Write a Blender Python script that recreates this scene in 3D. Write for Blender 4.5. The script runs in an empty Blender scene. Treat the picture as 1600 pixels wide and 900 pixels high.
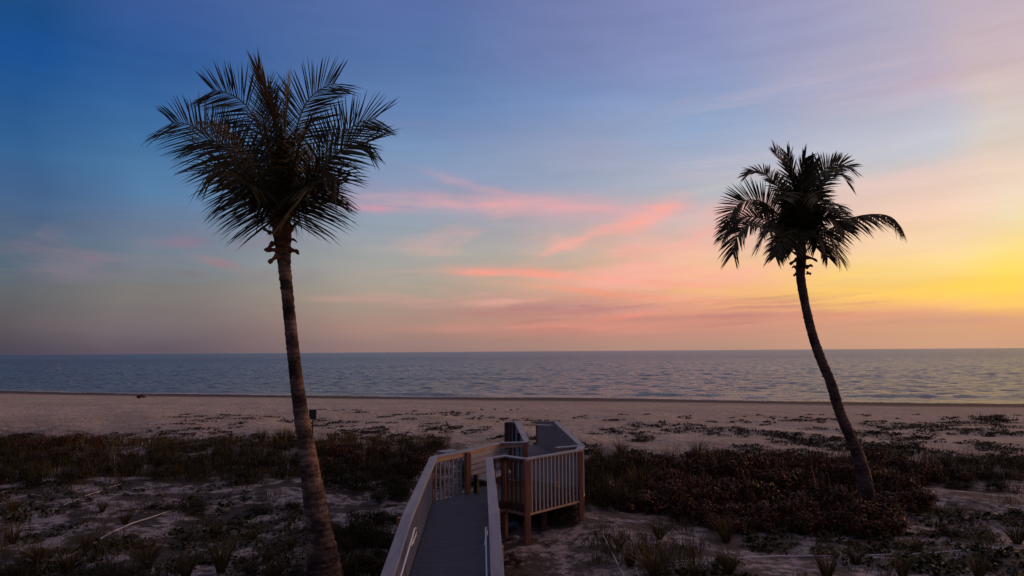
import bpy, math, random
import numpy as np
from mathutils import Vector, Matrix
PI = math.pi
C = bpy.context.scene.collection
scene = bpy.context.scene
rng = np.random.default_rng(7)
random.seed(7)

# ------------------------------------------------------------------ camera
F = 1600 * 24 / 36.0
PITCH = math.radians(5.3); ROLL = math.radians(0.39)
CAM = np.array([0.0, 0.0, 5.35])
cd = bpy.data.cameras.new('camera'); cam = bpy.data.objects.new('camera', cd); C.objects.link(cam)
cd.sensor_width = 36; cd.lens = 24; cd.clip_start = 0.1; cd.clip_end = 90000
cam.matrix_world = Matrix.Translation(CAM) @ Matrix.Rotation(PI/2 + PITCH, 4, 'X') @ Matrix.Rotation(-ROLL, 4, 'Z')
scene.camera = cam

def ray(px, py):
    x = (px-800)/F; y = (450-py)/F
    c, s = math.cos(ROLL), math.sin(ROLL)
    rx, rz = c*x + s*y, -s*x + c*y
    return np.array([rx, math.cos(PITCH)-rz*math.sin(PITCH), math.sin(PITCH)+rz*math.cos(PITCH)])
def at(px, py, Y):
    "the point seen at a pixel of the photograph, Y metres ahead"
    d = ray(px, py); return CAM + d*(Y/d[1])

# ------------------------------------------------------------------ terrain height
def smooth(a, b, x):
    t = np.clip((x-a)/(b-a), 0, 1); return t*t*(3-2*t)
def shore(x, y):
    return (94.74 - 0.2886*x - y + 1.1*np.sin(x*0.045+0.6) + 0.5*np.sin(x*0.13))/1.0408
def height(x, y):
    x = np.asarray(x, float); y = np.asarray(y, float)
    d = shore(x, y)
    dune = (0.10*np.sin(x*0.37+1.3)*np.sin(y*0.31+0.4) + 0.06*np.sin(x*0.83+y*0.57) + 0.05*np.sin(y*1.1-x*0.4)
            + 0.03*np.sin(2.1*x+0.7*y)*np.sin(1.7*y-0.3*x))
    dune = dune + .16*np.exp(-((x-2.2)**2+(y-21.6)**2)/6.0)
    bank = -1.0 + 0.032*np.clip(d, -3, 12) + 0.62*smooth(9, 42, d)
    z = bank + dune*smooth(22, 45, d) + 0.02*np.sin(x*1.3+y*.5)*smooth(8, 20, d)
    return np.where(d < -3, -1.096 + 0.06*np.clip(d+3, -14, 0), z)
def ground(px, py, up=0.0):
    d = ray(px, py); z = 0.0
    for _ in range(25):
        t = (z - CAM[2])/d[2]; p = CAM + d*t
        z = 0.5*z + 0.5*float(height(p[0], p[1]))
    return np.array([p[0], p[1], float(height(p[0], p[1])) + up])

# ------------------------------------------------------------------ materials
def lin(c):
    return tuple(((v/255.0)/12.92 if v <= 10 else ((v/255.0+0.055)/1.055)**2.4) for v in c) + (1.0,)
def newmat(name):
    m = bpy.data.materials.new(name); m.use_nodes = True
    nt = m.node_tree; return m, nt, nt.nodes, nt.links, nt.nodes['Principled BSDF']
def simple(name, a, b, scale=8.0, rough=0.7, stretch=(1, 1, 1), bump=0.0, metal=0.0, spec=0.3, detail=6.0):
    m, nt, N, L, P = newmat(name)
    tc = N.new('ShaderNodeTexCoord'); mp = N.new('ShaderNodeMapping'); mp.inputs['Scale'].default_value = stretch
    L.new(tc.outputs['Object'], mp.inputs['Vector'])
    n = N.new('ShaderNodeTexNoise'); n.inputs['Scale'].default_value = scale; n.inputs['Detail'].default_value = detail
    L.new(mp.outputs['Vector'], n.inputs['Vector'])
    r = N.new('ShaderNodeValToRGB'); r.color_ramp.elements[0].position = .3; r.color_ramp.elements[1].position = .7
    r.color_ramp.elements[0].color = (*a, 1); r.color_ramp.elements[1].color = (*b, 1)
    L.new(n.outputs['Fac'], r.inputs['Fac']); L.new(r.outputs['Color'], P.inputs['Base Color'])
    P.inputs['Roughness'].default_value = rough; P.inputs['Metallic'].default_value = metal
    P.inputs['Specular IOR Level'].default_value = spec
    if bump:
        bp = N.new('ShaderNodeBump'); bp.inputs['Strength'].default_value = bump; bp.inputs['Distance'].default_value = .02
        L.new(n.outputs['Fac'], bp.inputs['Height']); L.new(bp.outputs['Normal'], P.inputs['Normal'])
    return m
def leafmat(name, cols, rough=0.55, spec=0.25, trans=0.0):
    "one colour per leaf, picked by the leaf's own random tint"
    m, nt, N, L, P = newmat(name)
    a = N.new('ShaderNodeAttribute'); a.attribute_name = 'tint'
    r = N.new('ShaderNodeValToRGB'); e = r.color_ramp.elements
    e[0].position = 0; e[0].color = (*cols[0], 1); e[1].position = 1; e[1].color = (*cols[-1], 1)
    for k, c in enumerate(cols[1:-1]):
        q = e.new((k+1)/(len(cols)-1)); q.color = (*c, 1)
    L.new(a.outputs['Fac'], r.inputs['Fac']); L.new(r.outputs['Color'], P.inputs['Base Color'])
    P.inputs['Roughness'].default_value = rough; P.inputs['Specular IOR Level'].default_value = spec
    return m

M = {}
M['cap'] = simple('weathered_cap_wood', (.16, .17, .215), (.24, .245, .30), 6, .55, (1, .15, 1), .25)
M['trim'] = simple('weathered_trim_wood', (.27, .19, .15), (.38, .28, .22), 7, .7, (1, .2, 1), .2)
M['baluster'] = simple('painted_baluster', (.20, .22, .27), (.28, .30, .36), 5, .6, (1, 1, .2), .1)
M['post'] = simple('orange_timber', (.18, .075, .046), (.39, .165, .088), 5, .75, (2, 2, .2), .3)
M['dark'] = simple('dark_or_shaded_timber', (.06, .035, .025), (.10, .055, .04), 5, .8, (1, 1, .3), .2)
M['metal'] = simple('brushed_pipe', (.5, .5, .52), (.62, .62, .64), 20, .4, metal=.7)
M['bin'] = simple('dark_green_panel', (.012, .02, .014), (.02, .03, .02), 8, .6)
M['rope'] = simple('pale_rope', (.42, .41, .42), (.62, .61, .62), 6, .7)
M['stone'] = simple('pale_stone', (.3, .27, .24), (.45, .42, .38), 15, .8, bump=.4)
M['grey_stone'] = simple('grey_stone', (.10, .09, .09), (.17, .15, .15), 15, .9, bump=.4)
M['drift'] = simple('driftwood', (.04, .028, .022), (.08, .055, .045), 9, .9, bump=.4)
M['sign'] = simple('dark_sign_face', (.025, .028, .03), (.05, .055, .06), 12, .5)
M['sail'] = simple('white_sail', (.75, .74, .72), (.85, .84, .82), 6, .8)
M['orange_bag'] = simple('orange_fabric', (.55, .16, .06), (.7, .24, .1), 12, .8)
M['green_bag'] = simple('green_fabric', (.04, .12, .05), (.07, .17, .08), 12, .8)
M['frond'] = leafmat('frond_green', [(.022, .022, .009), (.042, .038, .013), (.075, .06, .02), (.12, .075, .025)], .5)
M['frond_brown'] = leafmat('frond_brown', [(.06, .035, .012), (.12, .075, .022), (.19, .12, .035)], .6)
M['boot'] = simple('dry_leaf_base', (.10, .045, .025), (.26, .12, .06), 12, .9, (1, 1, .3), .4)
M['shrub_red'] = leafmat('sea_grape_leaf', [(.016, .018, .007), (.03, .022, .009), (.06, .018, .009), (.11, .028, .015), (.045, .03, .011), (.20, .055, .025), (.26, .11, .05)], .6, .2)
M['shrub_green'] = leafmat('beach_shrub_leaf', [(.014, .014, .005), (.028, .024, .008), (.048, .034, .012), (.085, .048, .018)], .65, .15)
M['grass'] = leafmat('dune_grass_blade', [(.03, .027, .009), (.065, .05, .016), (.12, .085, .026), (.20, .135, .05)], .65, .2)
M['creeper'] = leafmat('creeper_leaf', [(.018, .022, .008), (.035, .032, .012), (.05, .045, .014), (.07, .035, .018)], .6, .2)
M['litter'] = leafmat('dry_litter', [(.03, .02, .016), (.06, .04, .03), (.09, .06, .045)], .8, .1)

# deck boards: worn grey paint, with the sky's blue reflection put into its colour
M['deck'] = simple('grey_deck_paint', (.046, .056, .088), (.066, .080, .120), 3, .7, (1, 3, 1), .15, spec=.12)

M['brown_deck'] = simple('brown_deck_board', (.03, .02, .017), (.055, .036, .03), 3, .8, (1, 3, 1), .15, spec=.08)

def trunk_mat(name, a, b, c):
    m, nt, N, L, P = newmat(name)
    tc = N.new('ShaderNodeTexCoord')
    mp = N.new('ShaderNodeMapping'); mp.inputs['Scale'].default_value = (1, 1, 2.2); L.new(tc.outputs['Object'], mp.inputs['Vector'])
    n = N.new('ShaderNodeTexNoise'); n.inputs['Scale'].default_value = 5; n.inputs['Detail'].default_value = 8; n.inputs['Roughness'].default_value = .7
    L.new(mp.outputs['Vector'], n.inputs['Vector'])
    n2 = N.new('ShaderNodeTexNoise'); n2.inputs['Scale'].default_value = 2.0; n2.inputs['Detail'].default_value = 3
    L.new(tc.outputs['Object'], n2.inputs['Vector'])
    r = N.new('ShaderNodeValToRGB'); e = r.color_ramp.elements
    e[0].position = .38; e[0].color = (*a, 1); e[1].position = .68; e[1].color = (*c, 1); q = e.new(.5); q.color = (*b, 1)
    ad = N.new('ShaderNodeMath'); ad.operation = 'MULTIPLY_ADD'; ad.inputs[1].default_value = .6; L.new(n2.outputs['Fac'], ad.inputs[0])
    ml = N.new('ShaderNodeMath'); ml.operation = 'MULTIPLY'; ml.inputs[1].default_value = .42; L.new(n.outputs['Fac'], ml.inputs[0]); L.new(ml.outputs[0], ad.inputs[2])
    r.color_ramp.elements[0].position=.42; r.color_ramp.elements[2].position=.60
    L.new(ad.outputs[0], r.inputs['Fac'])
    wv = N.new('ShaderNodeTexWave'); wv.wave_type = 'BANDS'; wv.bands_direction = 'Z'; wv.inputs['Scale'].default_value = 2.3; wv.inputs['Distortion'].default_value = 5.5; wv.inputs['Detail'].default_value = 3; wv.inputs['Detail Scale'].default_value = 1.4
    L.new(tc.outputs['Object'], wv.inputs['Vector'])
    rg_ = N.new('ShaderNodeMapRange'); L.new(wv.outputs['Fac'], rg_.inputs['Value'])
    for kk, xx in zip(('From Min', 'From Max', 'To Min', 'To Max'), (.0, .35, .5, 0.)): rg_.inputs[kk].default_value = xx
    mxr = N.new('ShaderNodeMix'); mxr.data_type = 'RGBA'; L.new(rg_.outputs['Result'], mxr.inputs['Factor']); L.new(r.outputs['Color'], mxr.inputs[6]); mxr.inputs[7].default_value = (*a, 1)
    L.new(mxr.outputs[2], P.inputs['Base Color'])
    P.inputs['Roughness'].default_value = .9; P.inputs['Specular IOR Level'].default_value = .15
    bp = N.new('ShaderNodeBump'); bp.inputs['Strength'].default_value = .6; bp.inputs['Distance'].default_value = .03
    L.new(n.outputs['Fac'], bp.inputs['Height']); L.new(bp.outputs['Normal'], P.inputs['Normal'])
    return m
M['trunk'] = trunk_mat('palm_bark', (.03, .022, .02), (.085, .058, .047), (.24, .165, .125))
M['trunk_dark'] = trunk_mat('palm_bark_dark', (.04, .028, .024), (.09, .06, .05), (.16, .11, .09))

# ------------------------------------------------------------------ helpers for objects
def prop(o, label=None, cat=None, group=None, kind=None):
    if label: o['label'] = label
    if cat: o['category'] = cat
    if group: o['group'] = group
    if kind: o['kind'] = kind
    return o
def empty(name, loc, label, cat, group=None):
    o = bpy.data.objects.new(name, None); C.objects.link(o); o.location = loc; o.empty_display_size = .2
    return prop(o, label, cat, group)
def mesh_np(name, verts, faces_flat, face_sizes, mat, tint=None, parent=None, smooth_=False):
    me = bpy.data.meshes.new(name)
    verts = np.asarray(verts, np.float32).reshape(-1, 3); ff = np.asarray(faces_flat, np.int32).ravel(); fs = np.asarray(face_sizes, np.int32)
    me.vertices.add(len(verts)); me.vertices.foreach_set('co', verts.ravel())
    me.loops.add(len(ff)); me.loops.foreach_set('vertex_index', ff)
    me.polygons.add(len(fs)); st = np.concatenate([[0], np.cumsum(fs)[:-1]]).astype(np.int32)
    me.polygons.foreach_set('loop_start', st)
    me.update(calc_edges=True); me.validate()
    if smooth_: me.polygons.foreach_set('use_smooth', [True]*len(me.polygons))
    if tint is not None:
        a = me.attributes.new('tint', 'FLOAT', 'FACE'); a.data.foreach_set('value', np.asarray(tint, np.float32))
    me.materials.append(mat)
    o = bpy.data.objects.new(name, me); C.objects.link(o)
    if parent is not None: o.parent = parent
    return o
class MB:
    "collects boxes, tubes and ribbons into ONE mesh"
    def __init__(s): s.v = []; s.f = []
    def quad_loop(s, rings, closed=True, caps=True):
        n = len(rings[0]); b = len(s.v)
        for r in rings: s.v += [tuple(p) for p in r]
        for i in range(len(rings)-1):
            for k in range(n if closed else n-1):
                k2 = (k+1) % n
                s.f.append((b+i*n+k, b+i*n+k2, b+(i+1)*n+k2, b+(i+1)*n+k))
        if caps:
            s.f.append(tuple(b+k for k in reversed(range(n)))); e = b+(len(rings)-1)*n
            s.f.append(tuple(e+k for k in range(n)))
    def box(s, c, size, ang=0.0):
        ca, sa = math.cos(ang), math.sin(ang); hx, hy, hz = [q/2 for q in size]
        def w(x, y, z): return (c[0]+x*ca-y*sa, c[1]+x*sa+y*ca, c[2]+z)
        ring = [(-hx, -hy), (hx, -hy), (hx, hy), (-hx, hy)]
        s.quad_loop([[w(x, y, -hz) for x, y in ring], [w(x, y, hz) for x, y in ring]])
    def tube(s, pts, rad, n=8, jit=None):
        pts = [np.asarray(p, float) for p in pts]; rings = []
        if not hasattr(rad, '__len__'): rad = [rad]*len(pts)
        ref = np.array([0.31, 0.92, 0.21])
        for i, p in enumerate(pts):
            t = pts[min(i+1, len(pts)-1)] - pts[max(i-1, 0)]; t /= np.linalg.norm(t)+1e-9
            u = np.cross(t, ref); u /= np.linalg.norm(u)+1e-9; v = np.cross(t, u)
            ring = []
            for k in range(n):
                a = 2*PI*k/n; r = rad[i]*(1 + (jit(i, k) if jit else 0))
                ring.append(p + r*(math.cos(a)*u + math.sin(a)*v))
            rings.append(ring)
        s.quad_loop(rings)
    def ribbon(s, pts, w, th, off=0.0):
        "a board along a polyline, mitred at the corners; off shifts it to the right of its run"
        P = [np.asarray(p, float) for p in pts]; rings = []
        for i, p in enumerate(P):
            def nrm(a, b):
                d = (b-a)[:2]; d = d/np.linalg.norm(d); return np.array([d[1], -d[0]])
            if i == 0: n = nrm(P[0], P[1]); k = 1
            elif i == len(P)-1: n = nrm(P[-2], P[-1]); k = 1
            else:
                a, b = nrm(P[i-1], P[i]), nrm(P[i], P[i+1]); n = a+b; n /= np.linalg.norm(n); k = 1/max(.35, float(np.dot(n, a)))
            l, r = p[:2]+n*k*(off-w/2), p[:2]+n*k*(off+w/2)
            rings.append([(l[0], l[1], p[2]), (r[0], r[1], p[2]), (r[0], r[1], p[2]-th), (l[0], l[1], p[2]-th)])
        s.quad_loop(rings)
    def build(s, name, mat, parent=None, label=None, bevel=0.0, smooth_=False):
        me = bpy.data.meshes.new(name); me.from_pydata(s.v, [], s.f); me.update()
        import bmesh
        bm = bmesh.new(); bm.from_mesh(me); bmesh.ops.recalc_face_normals(bm, faces=bm.faces)
        if bevel: bmesh.ops.bevel(bm, geom=bm.edges[:], offset=bevel, segments=1, affect='EDGES')
        bm.to_mesh(me); bm.free()
        if smooth_: me.polygons.foreach_set('use_smooth', [True]*len(me.polygons))
        me.materials.append(mat)
        o = bpy.data.objects.new(name, me); C.objects.link(o)
        if parent is not None: o.parent = parent
        if label: o['label'] = label
        return o

# ------------------------------------------------------------------ ground (one sheet to the horizon)
xs = np.concatenate([[-40000, -3000, -500], np.arange(-170, -40, 1.2), np.arange(-40, 40, .4), np.arange(40, 150, 1.2), [500, 3000, 40000]])
ys = np.concatenate([[-3000, -200], np.arange(-20, 12, 1.5), np.arange(12, 60, .35), np.arange(60, 150, .8), [220, 800, 40000]])
X, Y = np.meshgrid(xs, ys); Z = height(X, Y)
far = (np.abs(X) > 400) | (Y > 180) | (Y < -100)
Z = np.where(far & (shore(X, Y) > 0), -0.0, Z); Z = np.where(Y > 149, -1.9, Z)
nx, ny = len(xs), len(ys)
idx = (np.arange(ny-1)[:, None]*nx + np.arange(nx-1)[None, :]).ravel()
quads = np.stack([idx, idx+1, idx+nx+1, idx+nx], 1)
def sand_material():
    m, nt, N, L, P = newmat('sand')
    geo = N.new('ShaderNodeNewGeometry'); sx = N.new('ShaderNodeSeparateXYZ'); L.new(geo.outputs['Position'], sx.inputs[0])
    def math_(op, a, b=None, c=None, clamp=False):
        q = N.new('ShaderNodeMath'); q.operation = op; q.use_clamp = clamp
        for i, v in enumerate((a, b, c)):
            if v is None: continue
            if isinstance(v, (int, float)): q.inputs[i].default_value = v
            else: L.new(v, q.inputs[i])
        return q.outputs[0]
    d = math_('MULTIPLY', math_('SUBTRACT', math_('SUBTRACT', 94.74, math_('MULTIPLY', sx.outputs['X'], .2886)), sx.outputs['Y']), 1/1.0408)
    def noise(scale, detail=6, rough=.6, stretch=(1, 1, 1)):
        mp = N.new('ShaderNodeMapping'); mp.inputs['Scale'].default_value = stretch; L.new(geo.outputs['Position'], mp.inputs['Vector'])
        n = N.new('ShaderNodeTexNoise'); n.inputs['Scale'].default_value = scale; n.inputs['Detail'].default_value = detail; n.inputs['Roughness'].default_value = rough
        L.new(mp.outputs['Vector'], n.inputs['Vector']); return n.outputs['Fac']
    def mapr(v, a, b, c=0., e=1., smoothstep=True):
        q = N.new('ShaderNodeMapRange'); q.interpolation_type = 'SMOOTHSTEP' if smoothstep else 'LINEAR'
        L.new(v, q.inputs['Value'])
        for k, x in zip(('From Min', 'From Max', 'To Min', 'To Max'), (a, b, c, e)): q.inputs[k].default_value = x
        return q.outputs['Result']
    def mix(f, a, b):
        q = N.new('ShaderNodeMix'); q.data_type = 'RGBA'
        if isinstance(f, float): q.inputs['Factor'].default_value = f
        else: L.new(f, q.inputs['Factor'])
        for k, v in ((6, a), (7, b)):
            if isinstance(v, tuple): q.inputs[k].default_value = v
            else: L.new(v, q.inputs[k])
        return q.outputs[2]
    nb, nm, nf = noise(.25, 5), noise(1.6, 6, .65), noise(9, 6, .7)
    nl = noise(.55, 8, .68)
    shoreband = noise(.12, 4, .5, (.12, 1, 1))
    dry = mix(mapr(nm, .35, .65), (.34, .28, .235, 1), (.50, .415, .345, 1))
    dry = mix(mapr(math_('ADD', math_('MULTIPLY', nb, .6), math_('MULTIPLY', shoreband, .4)), .4, .62), dry, (.36, .29, .225, 1))
    # back-dune sand: foreground darkening put into the greyer colour; leaf litter and seedling stains
    back = mapr(d, 44, 60)
    dsand = mix(mapr(nf, .35, .65), (.20, .178, .182, 1), (.36, .32, .322, 1))
    stain = math_('MAXIMUM', mapr(nl, .48, .53), math_('MULTIPLY', mapr(noise(2.6, 8, .75), .50, .57), .95))
    left = mapr(sx.outputs['X'], -1.5, 3.0, 1.0, .85)
    dsand = mix(math_('MULTIPLY', math_('MULTIPLY', stain, left), .92), dsand, (.035, .026, .02, 1))
    col = mix(back, dry, dsand)
    # scattered specks of wrack and seedlings on the upper beach
    sp = mapr(noise(2.6, 5, .75, (.55, 1, 1)), .56, .66)
    zone = math_('MULTIPLY', mapr(d, 16, 40), math_('MULTIPLY', mapr(nb, .30, .56), .9))
    right_ = mapr(sx.outputs['X'], -45, 10, .25, 1.0)
    col = mix(math_('MULTIPLY', math_('MULTIPLY', sp, zone), right_), col, (.05, .033, .024, 1))
    # wet sand along the water's edge
    wetd = math_('ADD', d, math_('MULTIPLY', math_('SUBTRACT', shoreband, .5), 9.0))
    wet = mapr(wetd, 13.5, 6.5)
    col = mix(wet, col, (.085, .064, .058, 1))
    L.new(col, P.inputs['Base Color'])
    P.inputs['Roughness'].default_value = .9
    P.inputs['Specular IOR Level'].default_value = .12
    bp = N.new('ShaderNodeBump'); bp.inputs['Distance'].default_value = .12
    vor = N.new('ShaderNodeTexVoronoi'); vor.inputs['Scale'].default_value = 1.7; L.new(geo.outputs['Position'], vor.inputs['Vector'])
    foot = mapr(vor.outputs['Distance'], .05, .42)
    trod = math_('MULTIPLY', mapr(d, 10, 24), mapr(nb, .25, .5))
    hh = math_('ADD', math_('MULTIPLY', math_('MULTIPLY', foot, trod), 1.7), math_('ADD', math_('MULTIPLY', nm, .7), math_('MULTIPLY', nf, .25)))
    L.new(hh, bp.inputs['Height']); bp.inputs['Strength'].default_value = .75
    L.new(bp.outputs['Normal'], P.inputs['Normal'])
    return m
g = mesh_np('ground', np.stack([X, Y, Z], -1), quads, np.full(len(quads), 4), sand_material(), smooth_=True)
prop(g, 'pale beach sand running from the dunes to the sea', None, None, 'structure'); g['label'] = 'pale beach and dune sand'

# ------------------------------------------------------------------ sea
def sea():
    # s along the shore, o out to sea
    s = np.concatenate([[-40000, -4000, -1200], np.concatenate([np.arange(-700, -170, 2.2), np.arange(-170, 170, .6), np.arange(170, 1000, 3.0)]), [1600, 4000, 40000]])
    o = [-4.0]
    while o[-1] < 1000: o.append(o[-1] + max(.32, .0065*max(o[-1], 0)))
    o = np.array(o + [1300, 3000, 9000, 40000])
    S, O = np.meshgrid(s, o)
    ux, uy = 1/1.0408, -.2886/1.0408          # along the shore
    vx, vy = .2886/1.0408, 1/1.0408           # out to sea
    bx, by = 0.0, 94.74
    XX = bx + ux*S + vx*O; YY = by + uy*S + vy*O
    w = np.zeros_like(XX); r = np.random.default_rng(3)
    for k in range(40):
        lam = 1.2*1.085**(k % 20) ; a = math.radians(r.normal(0, 42)); ph = r.uniform(0, 6.28)
        kx = 2*PI/lam
        w += 0.0042*lam*np.sin(kx*(math.sin(a)*S + math.cos(a)*O) + ph + .8*np.sin(S*.03+k))
    amp = smooth(-3, 14, O)*(1 - smooth(350, 950, O)); amp = np.where((S < -690) | (S > 980), 0, amp)
    w2 = np.zeros_like(XX)
    for k in range(16):
        lam = 7*1.12**k; a = math.radians(r.normal(0, 38)); ph = r.uniform(0, 6.28)
        w2 += .0034*lam*np.sin(2*PI/lam*(math.sin(a)*S + math.cos(a)*O) + ph)
    z = -1.0 + w*amp*1.15 + w2*amp*smooth(10, 60, O)*.55
    for (s0, o0, L, h, wd) in ((-62, 4.5, 26, .34, 1.3), (-38, 7, 18, .22, 1.2), (-12, 4.0, 10, .36, 1.1), (-22, 3.4, 8, .22, 1.0), (20, 9, 16, .22, 1.2), (36, 5.5, 14, .22, 1.1), (60, 12, 20, .25, 1.4)):
        z += 1.5*h*np.exp(-((S-s0)/L)**2)*np.exp(-((O-o0-.6*np.sin(S*.2))/wd)**2)*amp.clip(.5, 1)
    nx, ny = len(s), len(o)
    i = (np.arange(ny-1)[:, None]*nx + np.arange(nx-1)[None, :]).ravel()
    q = np.stack([i, i+1, i+nx+1, i+nx], 1)
    m, nt, N, L, P = newmat('sea_water')
    geo = N.new('ShaderNodeNewGeometry')
    mp = N.new('ShaderNodeMapping'); mp.vector_type = 'POINT'; mp.inputs['Rotation'].default_value = (0, 0, math.atan(.2886)); mp.inputs['Scale'].default_value = (.7, 1, 1)
    L.new(geo.outputs['Position'], mp.inputs['Vector'])
    hs = None
    for sc, wt in ((.9, 1.0), (2.3, .5), (5.0, .22)):
        n = N.new('ShaderNodeTexNoise'); n.inputs['Scale'].default_value = sc; n.inputs['Detail'].default_value = 4; n.inputs['Roughness'].default_value = .6
        L.new(mp.outputs['Vector'], n.inputs['Vector'])
        mu = N.new('ShaderNodeMath'); mu.operation = 'MULTIPLY_ADD'; mu.inputs[1].default_value = wt; L.new(n.outputs['Fac'], mu.inputs[0])
        if hs is not None: L.new(hs, mu.inputs[2])
        else: mu.inputs[2].default_value = 0
        hs = mu.outputs[0]
    bp = N.new('ShaderNodeBump'); bp.inputs['Strength'].default_value = 1.0; bp.inputs['Distance'].default_value = .7
    L.new(hs, bp.inputs['Height']); L.new(bp.outputs['Normal'], P.inputs['Normal'])
    P.inputs['Base Color'].default_value = (.09, .098, .092, 1); rz_ = N.new('ShaderNodeMapRange'); sp_ = N.new('ShaderNodeSeparateXYZ'); L.new(geo.outputs['Position'], sp_.inputs[0]); L.new(sp_.outputs['Y'], rz_.inputs['Value'])
    for k, x in zip(('From Min', 'From Max', 'To Min', 'To Max'), (120, 600, .2, .34)): rz_.inputs[k].default_value = x
    L.new(rz_.outputs['Result'], P.inputs['Roughness'])
    P.inputs['IOR'].default_value = 1.45; P.inputs['Specular IOR Level'].default_value = 1.0
    ob = mesh_np('sea', np.stack([XX, YY, z], -1), q, np.full(len(q), 4), m, smooth_=True)
    prop(ob, None, None, None, 'structure')
sea()
def foam():
    r = np.random.default_rng(5); V = []; Fq = []
    ux, uy, vx, vy = 1/1.0408, -.2886/1.0408, .2886/1.0408, 1/1.0408
    for o0, keep, wd, seed in ((.3, .1, 1.3, 0), (3.4, .55, .8, 3), (-1.2, .45, .9, 6)):
        S = np.arange(-150, 130, .4)
        d_off = 1.1*np.sin((ux*S)*.045+.6)*.9 + .5*np.sin(ux*S*.13)
        ctr = o0 + d_off + .5*np.sin(S*.21+seed) + .25*np.sin(S*.53+2*seed) + r.normal(0, .05, len(S))
        w = wd*(.6+.6*np.abs(np.sin(S*.37+seed)+.5*np.sin(S*1.1)))*r.uniform(.6, 1.3, len(S))
        on = (np.sin(S*.11+seed*1.7)+.7*np.sin(S*.29+seed)+.6*r.normal(0, .6, len(S))) > keep
        for i in range(len(S)-1):
            if not on[i]: continue
            b = len(V)
            for q in (i, i+1):
                for sg in (-1, 1):
                    o = ctr[q] + sg*w[q]/2; V.append((ux*S[q]+vx*o, 94.74+uy*S[q]+vy*o, max(-.965, float(height(ux*S[q]+vx*o, 94.74+uy*S[q]+vy*o))+.02)))
            Fq.append((b, b+1, b+3, b+2))
    m = simple('sea_foam', (.45, .43, .43), (.62, .6, .6), 30, .9)
    prop(mesh_np('foam', V, np.array(Fq), np.full(len(Fq), 4), m), 'thin broken foam along the water line', None, None, 'stuff')
foam()

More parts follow.
